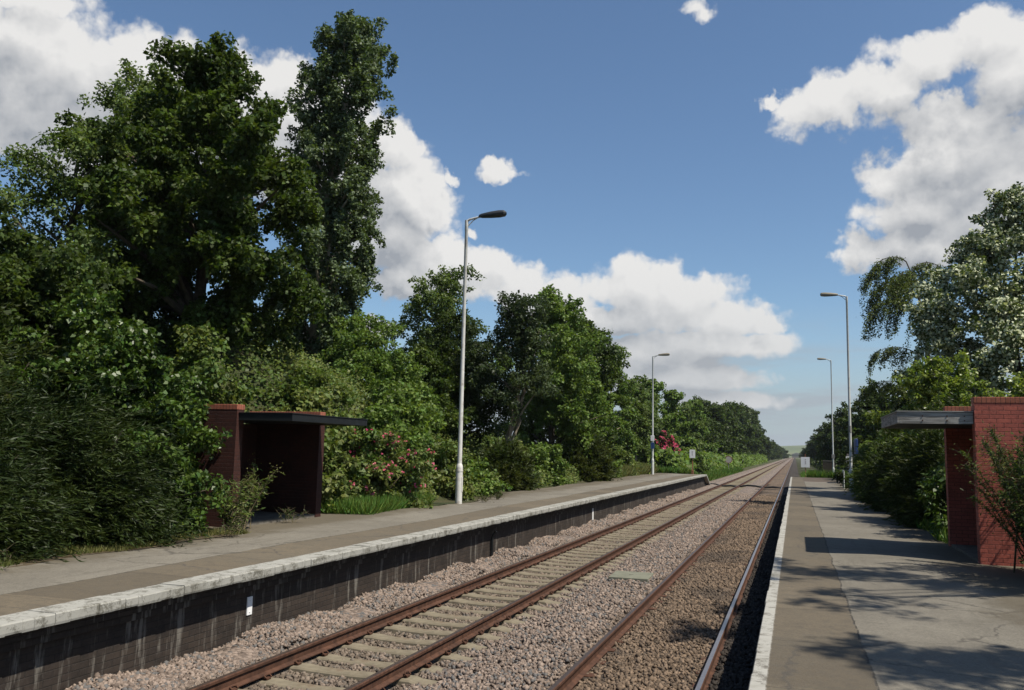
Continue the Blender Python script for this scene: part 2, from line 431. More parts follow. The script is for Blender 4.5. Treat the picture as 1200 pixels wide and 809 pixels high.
def ground_z(X, Y):
    X = np.asarray(X, float); Y = np.asarray(Y, float)
    def sm(a): a = np.clip(a, 0, 1); return a * a * (3 - 2 * a)
    left = .86 - .75 * sm((Y - 72) / 8)
    start = -12.75 + 1.9 * sm((Y - 18.2) / 2.5)
    hb = 4.6 - 2.6 * sm((Y - 22) / 14) - 1.5 * sm((Y - 40) / 30)
    left = left + hb * sm((start - X) / 5.)
    right = .72 - .85 * sm((Y - 79) / 10)
    trough = np.full_like(left, -.6)
    z = np.where(X < -7.4, left, np.where(X > .3, right, trough))
    # beyond the platforms the cess slopes gently from the bed
    z = np.where((Y > 79) & (X < -7.4), np.minimum(left, -.45 + np.clip(-7.4 - X, 0, 4) * .2 + hb * sm((start - X) / 5.)), z)
    z = np.where((Y > 79) & (X > .3), np.minimum(right, -.45 + np.clip(X - .3, 0, 4) * .2), z)
    return z

def crown_VF(profile, n_cl, cr, n_leaf, L, aspect=.34, squash=.75, inner=.3, droop=.25, lean=(0, 0), wind=None, up=.5, lobes=.25, bough=None, per=7, stretch=1.0):
    """profile: list of (z, radius). Boughs fill the envelope, each bough is a loose heap of leaf clusters."""
    zs = np.array([p[0] for p in profile]); rs = np.array([p[1] for p in profile])
    zz = np.linspace(zs[0], zs[-1], 200); rr = np.interp(zz, zs, rs)
    nb = max(6, n_cl // per)
    w = rr + .25 * rr.max(); w /= w.sum()
    bz = np.interp((np.arange(nb) + rng.uniform(0, 1, nb)) / nb, np.cumsum(w), zz)
    th = (np.arange(nb) * 2.39996 + rng.normal(size=nb) * .45)
    q = np.sqrt(rng.uniform(inner ** 2, 1, nb))
    bsz = (bough or .36 * rr.max()) * rng.uniform(.6, 1.3, nb)
    ph = rng.uniform(0, 6.28, 3)
    lob = 1 + lobes * (np.sin(3 * th + bz * 1.3 + ph[0]) * .5 + np.sin(2 * th - bz * 1.1 + ph[1]) * .5 + rng.normal(size=nb) * .35)
    rad = np.maximum(np.interp(bz, zs, rs) * lob - bsz * .55, .0) * q
    t = (bz - zs[0]) / (zs[-1] - zs[0])
    BC = np.stack([rad * np.cos(th) + lean[0] * t, rad * np.sin(th) + lean[1] * t, bz], 1)
    k = np.repeat(np.arange(nb), per); m = len(k)
    off = unit(rng.normal(size=(m, 3))) * (rng.uniform(.15, 1, m) ** .6 * bsz[k])[:, None] * np.array([1, 1, .75 * stretch])
    C = BC[k] + off
    C[:, 2] = np.clip(C[:, 2], zs[0] * .5 + .05, zs[-1])
    crs = cr * rng.uniform(.45, 1.15, m)
    cnt = np.maximum((n_leaf * (crs / cr) ** 1.6).astype(int), 8)
    idx = np.repeat(np.arange(m), cnt)
    n = len(idx)
    D = unit(rng.normal(size=(n, 3)))
    R_ = rng.uniform(.1, 1, n) ** .65
    ax = unit((C - BC[k]) + .6 * unit(BC[k] - np.array([0, 0, zs.mean()])) + rng.normal(size=(m, 3)) * .5)
    sp = rng.uniform(-1, 1.25, n)
    P = C[idx] + D * (R_ * crs[idx] * (.8 - .35 * np.abs(sp)))[:, None] * np.array([1, 1, squash]) + ax[idx] * (sp * crs[idx])[:, None] - np.array([0, 0, .16]) * (sp ** 2 * crs[idx])[:, None]
    N = unit(D * .5 + np.array([0, 0, up]) + rng.normal(size=(n, 3)) * .6)
    T = rng.normal(size=(n, 3)) * .7 + D * .8 + np.array([0, 0, -droop])
    if wind is not None: T = T + np.array(wind)
    Ls = L * rng.uniform(.55, 1.3, n)
    V, F = leaf_VF(P, N, Ls, Ls * aspect, T)
    return V, F, C

def trunk_mesh(name, base_r, top, C, mat, n_limbs=14, bends=.25, multi=1, zmin=0., lean=(0, 0)):
    mb = MB()
    for k in range(multi):
        off = Vector((0, 0, 0)) if multi == 1 else Vector((random.uniform(-.3, .3), random.uniform(-.3, .3), 0))
        tip = Vector((lean[0] + off.x * 4, lean[1] + off.y * 4, top * (.92 if k == 0 else random.uniform(.6, .85))))
        pts = []
        for i in range(8):
            t = i / 7
            p = off.lerp(tip, t) + Vector((random.uniform(-1, 1), random.uniform(-1, 1), 0)) * bends * math.sin(math.pi * t) * .7
            p.z = -.35 + (tip.z + .35) * t
            pts.append(p)
        rad = [base_r * (1.25 if i == 0 else 1) * (1 - .88 * i / 7) / (1 if k == 0 else 1.5) for i in range(8)]
        mb.tube(pts, rad, 9)
        if k == 0: main, mr = pts, rad
    if C is not None and len(C):
        ids = rng.choice(len(C), min(n_limbs, len(C)), replace=False)
        for i in ids:
            c = Vector(C[i])
            zt = max(zmin, c.z - random.uniform(.35, .9) * math.hypot(c.x, c.y) - .3)
            j = min(max(zt / max(main[-1].z, .1) * 7, .6), 6.8); a = int(j); f = j - a
            s = main[a].lerp(main[a + 1], f); r0 = (mr[a] * (1 - f) + mr[a + 1] * f) * .6
            m1 = s.lerp(c, .5) + Vector((random.uniform(-.2, .2), random.uniform(-.2, .2), .12 * (c - s).length))
            mb.tube([s, s.lerp(m1, .5) + Vector((0, 0, .04)), m1, c.lerp(m1, .4), c], [r0, r0 * .8, r0 * .55, r0 * .35, r0 * .12], 6, cap=False)
    me = mb.build(name, mat, smooth=True)
    return me

def tree(name, label, cat, loc, profile, n_cl, cr, n_leaf, L, mat, trunk_r=.18, bark='bark', group=None, limbs=14, multi=1, lean=(0, 0), crown_name='crown', extra=None, **kw):
    r = empty(name, loc); tag(r, label, cat, group)
    V, F, C = crown_VF(profile, n_cl, cr, n_leaf, L, lean=lean, **kw)
    mats = [M[mat]]; mi = None
    if extra is not None:                                     # blossom: (material, share, size factor)
        emat, share, zlo, size, side = extra
        n = len(F); P0 = V[::4]
        cand = np.where((P0[:, 2] > zlo) & (rng.random(n) < share) & ((P0 @ np.array(side)) > 0))[0]
        k = len(cand)
        Pb = P0[cand] + unit(P0[cand] - P0.mean(0)) * .08
        vs, fs = [], []
        for _ in range(5):
            Nn = unit(np.array(side) + np.array([0, 0, .6]) + rng.normal(size=(k, 3)) * .5)
            v, f = leaf_VF(Pb, Nn, size * rng.uniform(.8, 1.3, k), size * .45, None, .3)
            vs.append(v)
        V2 = np.concatenate(vs); nb = len(V2) // 4
        bl = np_mesh('blossom', V2, np.arange(nb * 4).reshape(-1, 4), M[emat])
        link(bpy.data.objects.new('blossom', bl), r)
    link(bpy.data.objects.new(crown_name, np_mesh(crown_name, V, F, mats)), r)
    if trunk_r:
        t = trunk_mesh('trunk' if trunk_r > .06 else 'stem', trunk_r, profile[-1][0], C, M[bark], limbs, multi=multi, lean=lean, zmin=profile[0][0] * .7)
        t.parent = r
    return r

def place_copy(src, loc, rz, s, label=None, group=None):
    c = copy_tree(src); c.location = loc; c.rotation_euler = (0, 0, rz); c.scale = s if hasattr(s, '__len__') else (s, s, s)
    if label: c['label'] = label
    if group: c['group'] = group
    return c

def gz(x, y): return float(ground_z(x, y))

# ------------------------------------------------------------------ ground, bed, hill
def build_ground():
    xs = np.concatenate([[-4000, -2000, -900, -400, -200, -120, -80, -60, -45], np.arange(-36, -12.6, .7), np.arange(-12.5, -7.41, .35), [-7.4, -7.38, -4, -1, .28, .3], np.arange(.8, 8, .6), [9, 11, 14, 18, 24, 34, 50, 80, 150, 400, 900, 2000, 4000]])
    ys = np.concatenate([[-400, -150, -60, -30], np.arange(-20, 110, .9), np.arange(112, 200, 6), [220, 260, 320, 400, 550, 800, 1200, 2000, 3000, 5000]])
    X, Y = np.meshgrid(xs, ys, indexing='ij')
    Z = ground_z(X, Y)
    rough = (np.sin(X * 1.7 + Y * .9) * np.sin(Y * 1.3 - X * .6)) * .08
    Z = Z + np.where((X < -10.8) & (X > -40) & ~((X > -12.8) & (Y > 13.8) & (Y < 18.4)), rough, 0)
    nx, ny = X.shape
    V = np.stack([X, Y, Z], -1).reshape(-1, 3)
    i, j = np.meshgrid(np.arange(nx - 1), np.arange(ny - 1), indexing='ij')
    a = (i * ny + j).ravel()
    F = np.stack([a, a + ny, a + ny + 1, a + 1], 1)
    o = link(bpy.data.objects.new('ground', np_mesh('ground', V, F, M['ground'], smooth=True)))
    tag(o, kind='structure')
build_ground()

BX = np.array([-9.5, -8.2, -7.4, -7.02, -6.7, -6.35, -6.12, -5.95, -5.3, -4.7, -4.45, -4.2, -3.9, -3.5, -3.0, -2.75, -2.5, -2.2, -1.8, -1.4, -1.15, -.95, -.7, -.3, .6])
BZ = np.array([-.5, -.35, -.1, -.0, -.03, -.12, -.2, -.25, -.262, -.258, -.25, -.235, -.185, -.15, -.165, -.18, -.2, -.18, -.17, -.175, -.185, -.12, -.11, -.17, -.5])
def bed_z(x): return np.interp(x, BX, BZ)
def build_bed():
    xs = np.linspace(-9.5, .6, 60)
    ys = np.concatenate([[-60], np.arange(-20, 76, .5), np.arange(76, 130, 2), np.arange(130, 600, 20), [700, 900, 1300]])
    X, Y = np.meshgrid(xs, ys, indexing='ij')
    Z = bed_z(X)
    Z = Z + np.sin(X * 5.1 + Y * 2.3) * np.sin(Y * 3.7) * .012
    inside = (Y < 71)
    Z = np.where(inside & (X < -7.05), -.45, Z); Z = np.where(inside & (X > -.28), -.45, Z)
    Z = np.where((Y >= 71) & (X < -7.02), np.interp(X, [-9.5, -7.02], [-.35, -.14]), Z)
    nx, ny = X.shape
    V = np.stack([X, Y, Z], -1).reshape(-1, 3)
    i, j = np.meshgrid(np.arange(nx - 1), np.arange(ny - 1), indexing='ij'); a = (i * ny + j).ravel()
    F = np.stack([a, a + ny, a + ny + 1, a + 1], 1)
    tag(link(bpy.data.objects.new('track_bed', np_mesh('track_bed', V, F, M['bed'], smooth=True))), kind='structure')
build_bed()

SLP_L, SLP_R = .65, .7
SY0 = 3.3
def build_stones():
    n = 215000
    # density falls with distance
    u = rng.random(n)
    Y = 4.5 * (62 / 4.5) ** u if False else 4.5 + 57 * u ** 1.9
    X = rng.uniform(-7.05, -.35, n)
    k = rng.random(n) < .12; X = np.where(k, rng.uniform(-7.06, -6.15, n), X)
    s = .0205 * rng.uniform(.6, 1.45, n) * (1 + np.clip(Y - 12, 0, 60) * .012)
    keep = np.ones(n, bool)
    # sleepers of the left line stay clear, apart from stray stones
    fy = np.abs((Y - SY0 + SLP_L / 2) % SLP_L - SLP_L / 2)
    onL = (X > -6.3) & (X < -4.1 + .1 * np.sin(Y * 1.3)) & (fy < .15)
    keep &= ~(onL & (rng.random(n) < .985))
    for rx in (-6.09, -4.59, -2.57, -1.06): keep &= np.abs(X - rx) > .085
    X, Y, s = X[keep], Y[keep], s[keep]; n = len(X)
    lump = .03 * np.sin(Y * .9 + X) * np.sin(Y * 2.1 - X * 2)
    edge = np.where(X < -6.4, .045 * np.sin(Y * 1.9) + .03 * np.sin(Y * 4.3 + 1), 0)
    Z = bed_z(X) + rng.uniform(-.008, .03, n) + np.abs(lump) * ((X > -4.0) & (X < -2.8)) + edge
    # angular stones: jittered boxes
    cube = np.array([[a, b, c] for c in (-1, 1) for b in (-1, 1) for a in (-1, 1)], float)
    Fq = np.array([(0, 2, 3, 1), (4, 5, 7, 6), (0, 1, 5, 4), (2, 6, 7, 3), (0, 4, 6, 2), (1, 3, 7, 5)])
    V = cube[None] * (1 + rng.uniform(-.75, .3, (n, 8, 3))) * rng.uniform(.65, 1.2, (n, 1, 3))
    q = unit(rng.normal(size=(n, 4))); w, x, y, z = q.T
    Rm = np.stack([1 - 2 * (y * y + z * z), 2 * (x * y - z * w), 2 * (x * z + y * w), 2 * (x * y + z * w), 1 - 2 * (x * x + z * z), 2 * (y * z - x * w), 2 * (x * z - y * w), 2 * (y * z + x * w), 1 - 2 * (x * x + y * y)], 1).reshape(n, 3, 3)
    V = np.einsum('nij,nkj->nki', Rm, V) * s[:, None, None] + np.stack([X, Y, Z], 1)[:, None, :]
    F = (np.arange(n)[:, None, None] * 8 + Fq[None]).reshape(-1, 4)
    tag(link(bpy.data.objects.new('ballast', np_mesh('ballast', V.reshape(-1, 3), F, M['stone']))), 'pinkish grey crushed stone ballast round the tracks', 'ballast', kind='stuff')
build_stones()

def build_hill():
    n = 80; xs = np.linspace(-2600, 2600, n); V = []; F = []
    prof = [(2400, -10), (2600, 6), (2900, 26), (3300, 33), (3700, 20), (4200, -10)]
    for x in xs:
        for (y, z) in prof:
            V.append((x, y, z * (1 + .22 * math.sin(x * .004 + 1) + .1 * math.sin(x * .011)) if z > 0 else z))
    k = len(prof)
    for i in range(n - 1):
        for j in range(k - 1): F.append((i * k + j, (i + 1) * k + j, (i + 1) * k + j + 1, i * k + j + 1))
    tag(link(bpy.data.objects.new('hill', np_mesh('hill', np.array(V), np.array(F), M['hill'], smooth=True))), kind='structure')
build_hill()

# ------------------------------------------------------------------ rails and sleepers
RAILP = [(-.07, -.159), (.07, -.159), (.07, -.148), (.012, -.128), (.009, -.05), (.033, -.04), (.035, -.012), (.026, 0), (-.026, 0), (-.035, -.012), (-.033, -.04), (-.009, -.05), (-.012, -.128), (-.07, -.148)]
def rail(x, top, label):
    mb = MB()
    n = len(RAILP)
    ys = [-40, 0, 20, 60, 150, 400, 1250]
    vs = [(p[0] + x, y, p[1]) for y in ys for p in RAILP]
    for i in range(len(ys) - 1):
        for k in range(n):
            mb_f = (i * n + k, i * n + (k + 1) % n, (i + 1) * n + (k + 1) % n, (i + 1) * n + k)
            mb.f.append(mb_f); mb.m.append(1 if k == 7 else 0)
    mb.v = vs
    mb.f.append(tuple(range(n - 1, -1, -1))); mb.m.append(0)
    mb.f.append(tuple((len(ys) - 1) * n + k for k in range(n))); mb.m.append(0)
    o = mb.build('rail', [M['rust'], top])
    tag(o, label, 'rail', 'running rails of the two lines')
rail(-6.0915, M['rail_head'], 'brown rusty rail running closest to the left platform wall')
rail(-4.5865, M['rail_head'], 'rusty rail with concrete sleeper ends showing on its right side')
rail(-2.5685, M['rail_head'], 'rusty rail bordering the stony gap between the two lines on its right')
rail(-1.0635, M['rail_bright'], 'rail with polished silvery top beside the right platform edge')

def sleeper_concrete():
    sec = [(-1.25, -.215), (-1.0, -.2), (-.93, -.178), (-.55, -.176), (-.4, -.188), (0, -.198), (.4, -.188), (.55, -.176), (.93, -.178), (1.0, -.2), (1.25, -.215)]
    mb = MB(); rings = []
    for x, z in sec:
        w = .13 if abs(x) > .5 else .115
        rings += [(x, -w - .015, z - .17), (x, -w, z - .02), (x, -w + .02, z), (x, w - .02, z), (x, w, z - .02), (x, w + .015, z - .17)]
    fs = []
    for i in range(len(sec) - 1):
        for k in range(6): fs.append((i * 6 + k, i * 6 + (k + 1) % 6, (i + 1) * 6 + (k + 1) % 6, (i + 1) * 6 + k))
    fs += [tuple(range(5, -1, -1)), tuple(range((len(sec) - 1) * 6, len(sec) * 6))]
    mb.add(rings, fs)
    return mb
def clip_mb(sx, side):
    mb = MB()
    x = sx + side * .085
    mb.box(x - .03, x + .03, -.045, .045, -.176, -.15, bev=.006)
    mb.tube([(x + side * .03, -.05, -.15), (x - side * .005, -.055, -.125), (x - side * .02, 0, -.122), (x - side * .005, .055, -.125), (x + side * .03, .05, -.15)], .011, 6)
    return mb
sl = sleeper_concrete().build('concrete_sleeper', M['sleeper'])
tag(sl, 'pale concrete sleeper under the rusty rails of the left line', 'sleeper', 'concrete sleepers of the left line')
sl_plain = bpy.data.objects.new('concrete_sleeper', sl.data)
for k in sl.keys(): sl_plain[k] = sl[k]
for sx in (-.7525, .7525):
    for side in (-1, 1): clip_mb(sx, side).build('rail_clip', M['clip'], sl)
sl.location = (-5.339, SY0, 0)
far = []
for i in range(1, 420):
    y = SY0 + SLP_L * i
    if i < 60:
        c = copy_tree(sl)
    elif i < 165:
        c = sl_plain.copy(); COL.objects.link(c)
    else:
        far.append(y); continue
    c.location = (-5.339 + random.uniform(-.015, .015), y, random.choice((0, 0, 0, -.012, -.03)) + random.uniform(-.008, .004)); c.rotation_euler = (0, 0, random.uniform(-.008, .008))
mbf = MB(); base = sleeper_concrete()
for y in far: mbf.add([(p[0] - 5.339, p[1] + y, p[2]) for p in base.v], base.f)
tag(mbf.build('concrete_sleeper', M['sleeper']), 'pale sleepers of the left line far off where they merge', 'sleepers', kind='stuff')
bpy.data.objects.remove(sl_plain)
mb = MB(); mb.box(-1.3, 1.3, -.125, .125, -.32, -.163, bev=.012)
ts = mb.build('timber_sleeper', M['timber'])
tag(ts, 'dark timber sleeper half buried in ballast of the right line', 'sleeper', 'timber sleepers of the right line')
for sx in (-.7525, .7525):
    MB().box(sx - .17, sx + .17, -.085, .085, -.163, -.145, bev=.008).build('rail_chair', M['clip'], ts)
ts.location = (-1.816, 3.0, 0)
for i in range(1, 120):
    c = copy_tree(ts) if i < 60 else ts.copy()
    if i >= 60: COL.objects.link(c)
    c.location = (-1.816 + random.uniform(-.03, .03), 3.0 + SLP_R * i, random.uniform(-.03, .005)); c.rotation_euler = (random.uniform(-.01, .01), 0, random.uniform(-.015, .015))

# cover in the six-foot, cable across the line
mb = MB(); mb.box(-.42, .42, -.5, .5, -.06, .06, bev=.012); mb.box(-.05, .05, -.03, .03, .055, .066)
o = mb.build('pit_cover', M['cover']); o.location = (-3.42, 18.9, -.125); o.rotation_euler = (0, 0, .03)
tag(o, 'greenish concrete pit cover lying flat between the two lines', 'pit cover')
mb = MB()
mb.tube([(-7.15, 76.7, -.02), (-6.6, 76.6, -.03), (-6.1, 76.5, -.165), (-5.3, 76.4, -.1), (-4.6, 76.3, -.165), (-3.9, 76.2, -.02), (-3.2, 76.1, -.05), (-2.57, 76.0, -.165), (-1.8, 75.9, -.08), (-1.06, 75.8, -.165), (-.5, 75.7, -.05)], .075, 8)
o = mb.build('cable_duct', M['black'], smooth=True)
tag(o, 'dark cable duct crossing under both lines at the platform ends', 'cable duct')

# ------------------------------------------------------------------ platforms
def platform_left():
    root = empty('left_platform', (-7, 0, 0)); tag(root, kind='structure')
    def B(mb, n, m, **k):
        o = mb.build(n, m, **k); o.parent = root; o.matrix_parent_inverse = Matrix.Translation((7, 0, 0)); return o
    Y0, Y1, Y2 = -20., 71., 74.6
    # brick wall with two corbelled courses under the coping
    mb = MB(); mb.prism([(-7.4, -.5), (-7.06, -.5), (-7.05, .6), (-6.99, .605), (-6.99, .695), (-6.92, .7), (-6.92, .8), (-7.4, .8)], Y0, Y1, 'y')
    mb.add([(-7.4, Y1, -.5), (-7.05, Y1, -.5), (-7.05, Y1, .8), (-7.4, Y1, .8), (-7.4, Y2, -.5), (-7.05, Y2, -.5), (-7.05, Y2, -.12), (-7.4, Y2, -.12)], [(1, 2, 6, 5), (2, 3, 7, 6), (4, 5, 6, 7), (0, 3, 2, 1), (0, 4, 7, 3)])
    B(mb, 'wall', M['brickW'])
    # coping slabs with slightly uneven edges
    mb = MB(); y = Y0
    while y < Y1:
        l = min(.92, Y1 - y); e = random.uniform(-.006, .006); z = random.uniform(-.005, .004)
        if y < 45:
            n = 5; prof = []
            for k in range(n):
                ya = y + .004 + (l - .008) * k / n; yb = y + .004 + (l - .008) * (k + 1) / n
                e2 = e + random.uniform(-.0045, .0045)
                mb.prism([(-7.13, .8), (-6.78 + e2 - .006, .8 + random.uniform(0, .012)), (-6.78 + e2, .83), (-6.78 + e2, .905 + z), (-6.79 + e2, .918 + z), (-7.13, .918 + z)], ya, yb, 'y')
        else:
            mb.prism([(-7.13, .8), (-6.78 + e, .8), (-6.78 + e, .905 + z), (-6.79 + e, .918 + z), (-7.13, .918 + z)], y + .004, y + l - .004, 'y')
        y += .92
    mb.add([(-7.13, Y1, .8), (-6.78, Y1, .8), (-6.78, Y1, .918), (-7.13, Y1, .918), (-7.13, Y2, -.2), (-6.78, Y2, -.2), (-6.78, Y2, -.08), (-7.13, Y2, -.08)], [(1, 2, 6, 5), (2, 3, 7, 6), (4, 5, 6, 7), (0, 3, 2, 1), (0, 4, 7, 3), (0, 1, 5, 4)])
    B(mb, 'coping', M['coping'])
    xs = np.concatenate([[-7.13], np.linspace(-7.4, -12.6, 14)]); ys = np.concatenate([[-20, -8], np.arange(0, 71.1, 1.0)])
    V = []; F = []
    for x in xs:
        for yy in ys:
            edge = -9.9 - .25 * math.sin(yy * .7) - .15 * math.sin(yy * 1.9) if not (13.5 < yy < 19.5) else -12.6
            if yy > 30: edge = -10.6 - .15 * math.sin(yy * .8)
            if yy > 50: edge = -11.2
            V.append((max(x, edge), yy, .914 + .012 * math.sin(x * 2.1 + yy * .5) * (x < -7.5)))
    nx, ny = len(xs), len(ys)
    for i in range(nx - 1):
        for j in range(ny - 1): F.append((i * ny + j, i * ny + j + 1, (i + 1) * ny + j + 1, (i + 1) * ny + j))
    o = link(bpy.data.objects.new('surface', np_mesh('surface', np.array(V), np.array(F), M['platL'], smooth=True)))
    o.parent = root; o.matrix_parent_inverse = Matrix.Translation((7, 0, 0))
    # ramp down at the end
    mb = MB(); mb.add([(-7.13, 71, .914), (-10.2, 71, .914), (-9.8, 75, -.0), (-7.13, 74.6, -.1)], [(0, 1, 2, 3)])
    B(mb, 'ramp', M['platL'])
platform_left()

def platform_right():
    root = empty('right_platform', (0, 0, 0)); tag(root, kind='structure')
    Y0, Y1 = -20., 77.
    mb = MB(); mb.prism([(-.1, -.5), (-.29, -.5), (-.29, .66), (-.1, .66)], Y0, Y1, 'y'); mb.build('wall', M['brickW'], root)
    mb = MB(); y = Y0
    while y < Y1:
        l = min(.92, Y1 - y); e = random.uniform(-.01, .01)
        mb.prism([(-.25, .665), (-.376 + e, .665), (-.376 + e, .775), (-.368 + e, .785), (-.25, .785)], y + .003, y + l - .003, 'y'); y += .92
    mb.build('coping', M['coping_r'], root)
    xs = np.concatenate([[-.25], np.linspace(0, 5.4, 19)]); ys = np.concatenate([[-20, -8], np.arange(0, 76.5, .75), [77]])
    X, Y = np.meshgrid(xs, ys, indexing='ij')
    Z = .785 + .01 * np.sin(X * 2.3 + Y * .6) * (X > .2) + .012 * np.sin(Y * .35 + X) * (X > .6)
    nx, ny = X.shape
    V = np.stack([X, Y, Z], -1).reshape(-1, 3)
    i, j = np.meshgrid(np.arange(nx - 1), np.arange(ny - 1), indexing='ij'); a = (i * ny + j).ravel()
    o = link(bpy.data.objects.new('surface', np_mesh('surface', V, np.stack([a, a + ny, a + ny + 1, a + 1], 1), M['platR'], smooth=True)), root)
M['coping_r'] = mk_coping('worn_white_edge', (.42, .405, .36), (.17, .155, .13), .52)
platform_right()

# small plates on the left wall
def plate(name, label, x, y, z, w, h, mat):
    mb = MB(); mb.box(0, .02, -w / 2, w / 2, -h / 2, h / 2, bev=.004)
    mb.tube([(.018, 0, h * .32), (.026, 0, h * .32)], .012, 8); mb.tube([(.018, 0, -h * .32), (.026, 0, -h * .32)], .012, 8)
    o = mb.build(name, mat); o.location = (x, y, z); tag(o, label, 'marker')
plate('marker_plate', 'small white marker plate fixed low on the left platform wall', -7.056, 10.2, .4, .11, .24, M['white'])
plate('marker_post', 'slim white marker strip at the foot of the left platform wall', -7.05, 31.0, .2, .14, .62, M['white'])
mb = MB(); mb.tube([(0, 0, 0), (0, 0, .5), (.03, 0, .62), (.1, 0, .7)], .035, 8)
o = mb.build('drain_pipe', M['black'], smooth=True); o.location = (-7.0, 19.9, -.1)
tag(o, 'thin black drain pipe running down the left platform wall', 'drain pipe')

# ------------------------------------------------------------------ shelters
def shelter(name, label, loc, side, depth, width, h, can_x, can_z0, can_z1, brick, fascia, near_tall=0.):
    """side=+1: open to -X (right platform); side=-1: open to +X. local origin at near wall front corner on the floor"""
    r = empty(name, loc); tag(r, label, 'shelter')
    s = side; tw = .235
    def bx(a, b): return (min(a * s, b * s), max(a * s, b * s))
    for y0 in (0., tw + width):
        mb = MB(); x0, x1 = bx(0, depth); mb.box(x0, x1, y0, y0 + tw, -.1, h - .11)
        w = mb.build('side_wall', brick, r)
        mb = MB(); mb.box(x0 - .006, x1 + .006, y0 - .006, y0 + tw + .006, h - .108, h, bev=.008); mb.build('coping', M['coping_brick'], w)
    mb = MB(); x0, x1 = bx(depth - tw - .002, depth - .002); mb.box(x0, x1, tw, tw + width, -.1, can_z0 - .003); mb.build('back_wall', brick, r)
    # canopy: slab between the walls plus the overhang in front, bordered by fascia boards
    c0, c1 = bx(-.012, depth - .02); mb = MB(); mb.box(c0, c1, tw + .003, tw + width - .003, can_z0 + .02, can_z1 - .03)
    f0, f1 = bx(-can_x + .03, -.012); mb.box(f0, f1, .06 + .03, tw + width - .03, can_z0 + .02, can_z1 - .03)
    cn = mb.build('canopy', M['black'], r)
    ft = .03
    mb = MB()
    a0, a1 = bx(-can_x, -can_x + ft); mb.box(a0, a1, .06, tw + width, can_z0, can_z1, bev=.004)
    b0, b1 = bx(-can_x + ft + .001, -.008); mb.box(b0, b1, .06, .06 + ft, can_z0, can_z1, bev=.004)
    mb.box(b0, b1, tw + width - ft, tw + width, can_z0, can_z1, bev=.004)
    mb.build('fascia', fascia, cn)
    mb = MB(); g0, g1 = bx(-can_x - .015, -.008); mb.box(g0, g1, .045, tw + width + .015, can_z1 + .002, can_z1 + .02, bev=.004)
    mb.build('roof_felt', M['grey_paint'] if side > 0 else M['black'], cn)
    if side > 0:
        mb = MB()
        for bxp in (.42, .82, 1.1):
            for zz in (.06, .14):
                mb.tube([(-can_x + bxp, .063, can_z0 + zz), (-can_x + bxp, .052, can_z0 + zz)], .012, 8)
        mb.build('bolt', M['clip'], cn)
    mb = MB(); x0, x1 = bx(.02, depth - tw - .004); mb.box(x0, x1, tw + .003, tw + width - .003, -.1, .045); mb.build('floor_slab', M['shfloor'], r)
    return r
M['shfloor'] = m_simple('shelter_floor', (.19, .17, .14), .95, 0, .1, .2, 6., (.1, .08, .06), .6, 4.)
shelter('brick_shelter', 'red painted brick shelter with weathered timber canopy on right platform', (3.03, 16.95, .785), 1, 2.1, 2.85, 2.9, 1.25, 2.42, 2.63, M['brickR'], M['fascia'])
shelter('brick_shelter', 'dark red brick shelter with black canopy on left platform', (-10.65, 14.62, .93), -1, 1.95, 2.95, 2.43, 1.25, 2.11, 2.25, M['brickL'], M['black'])

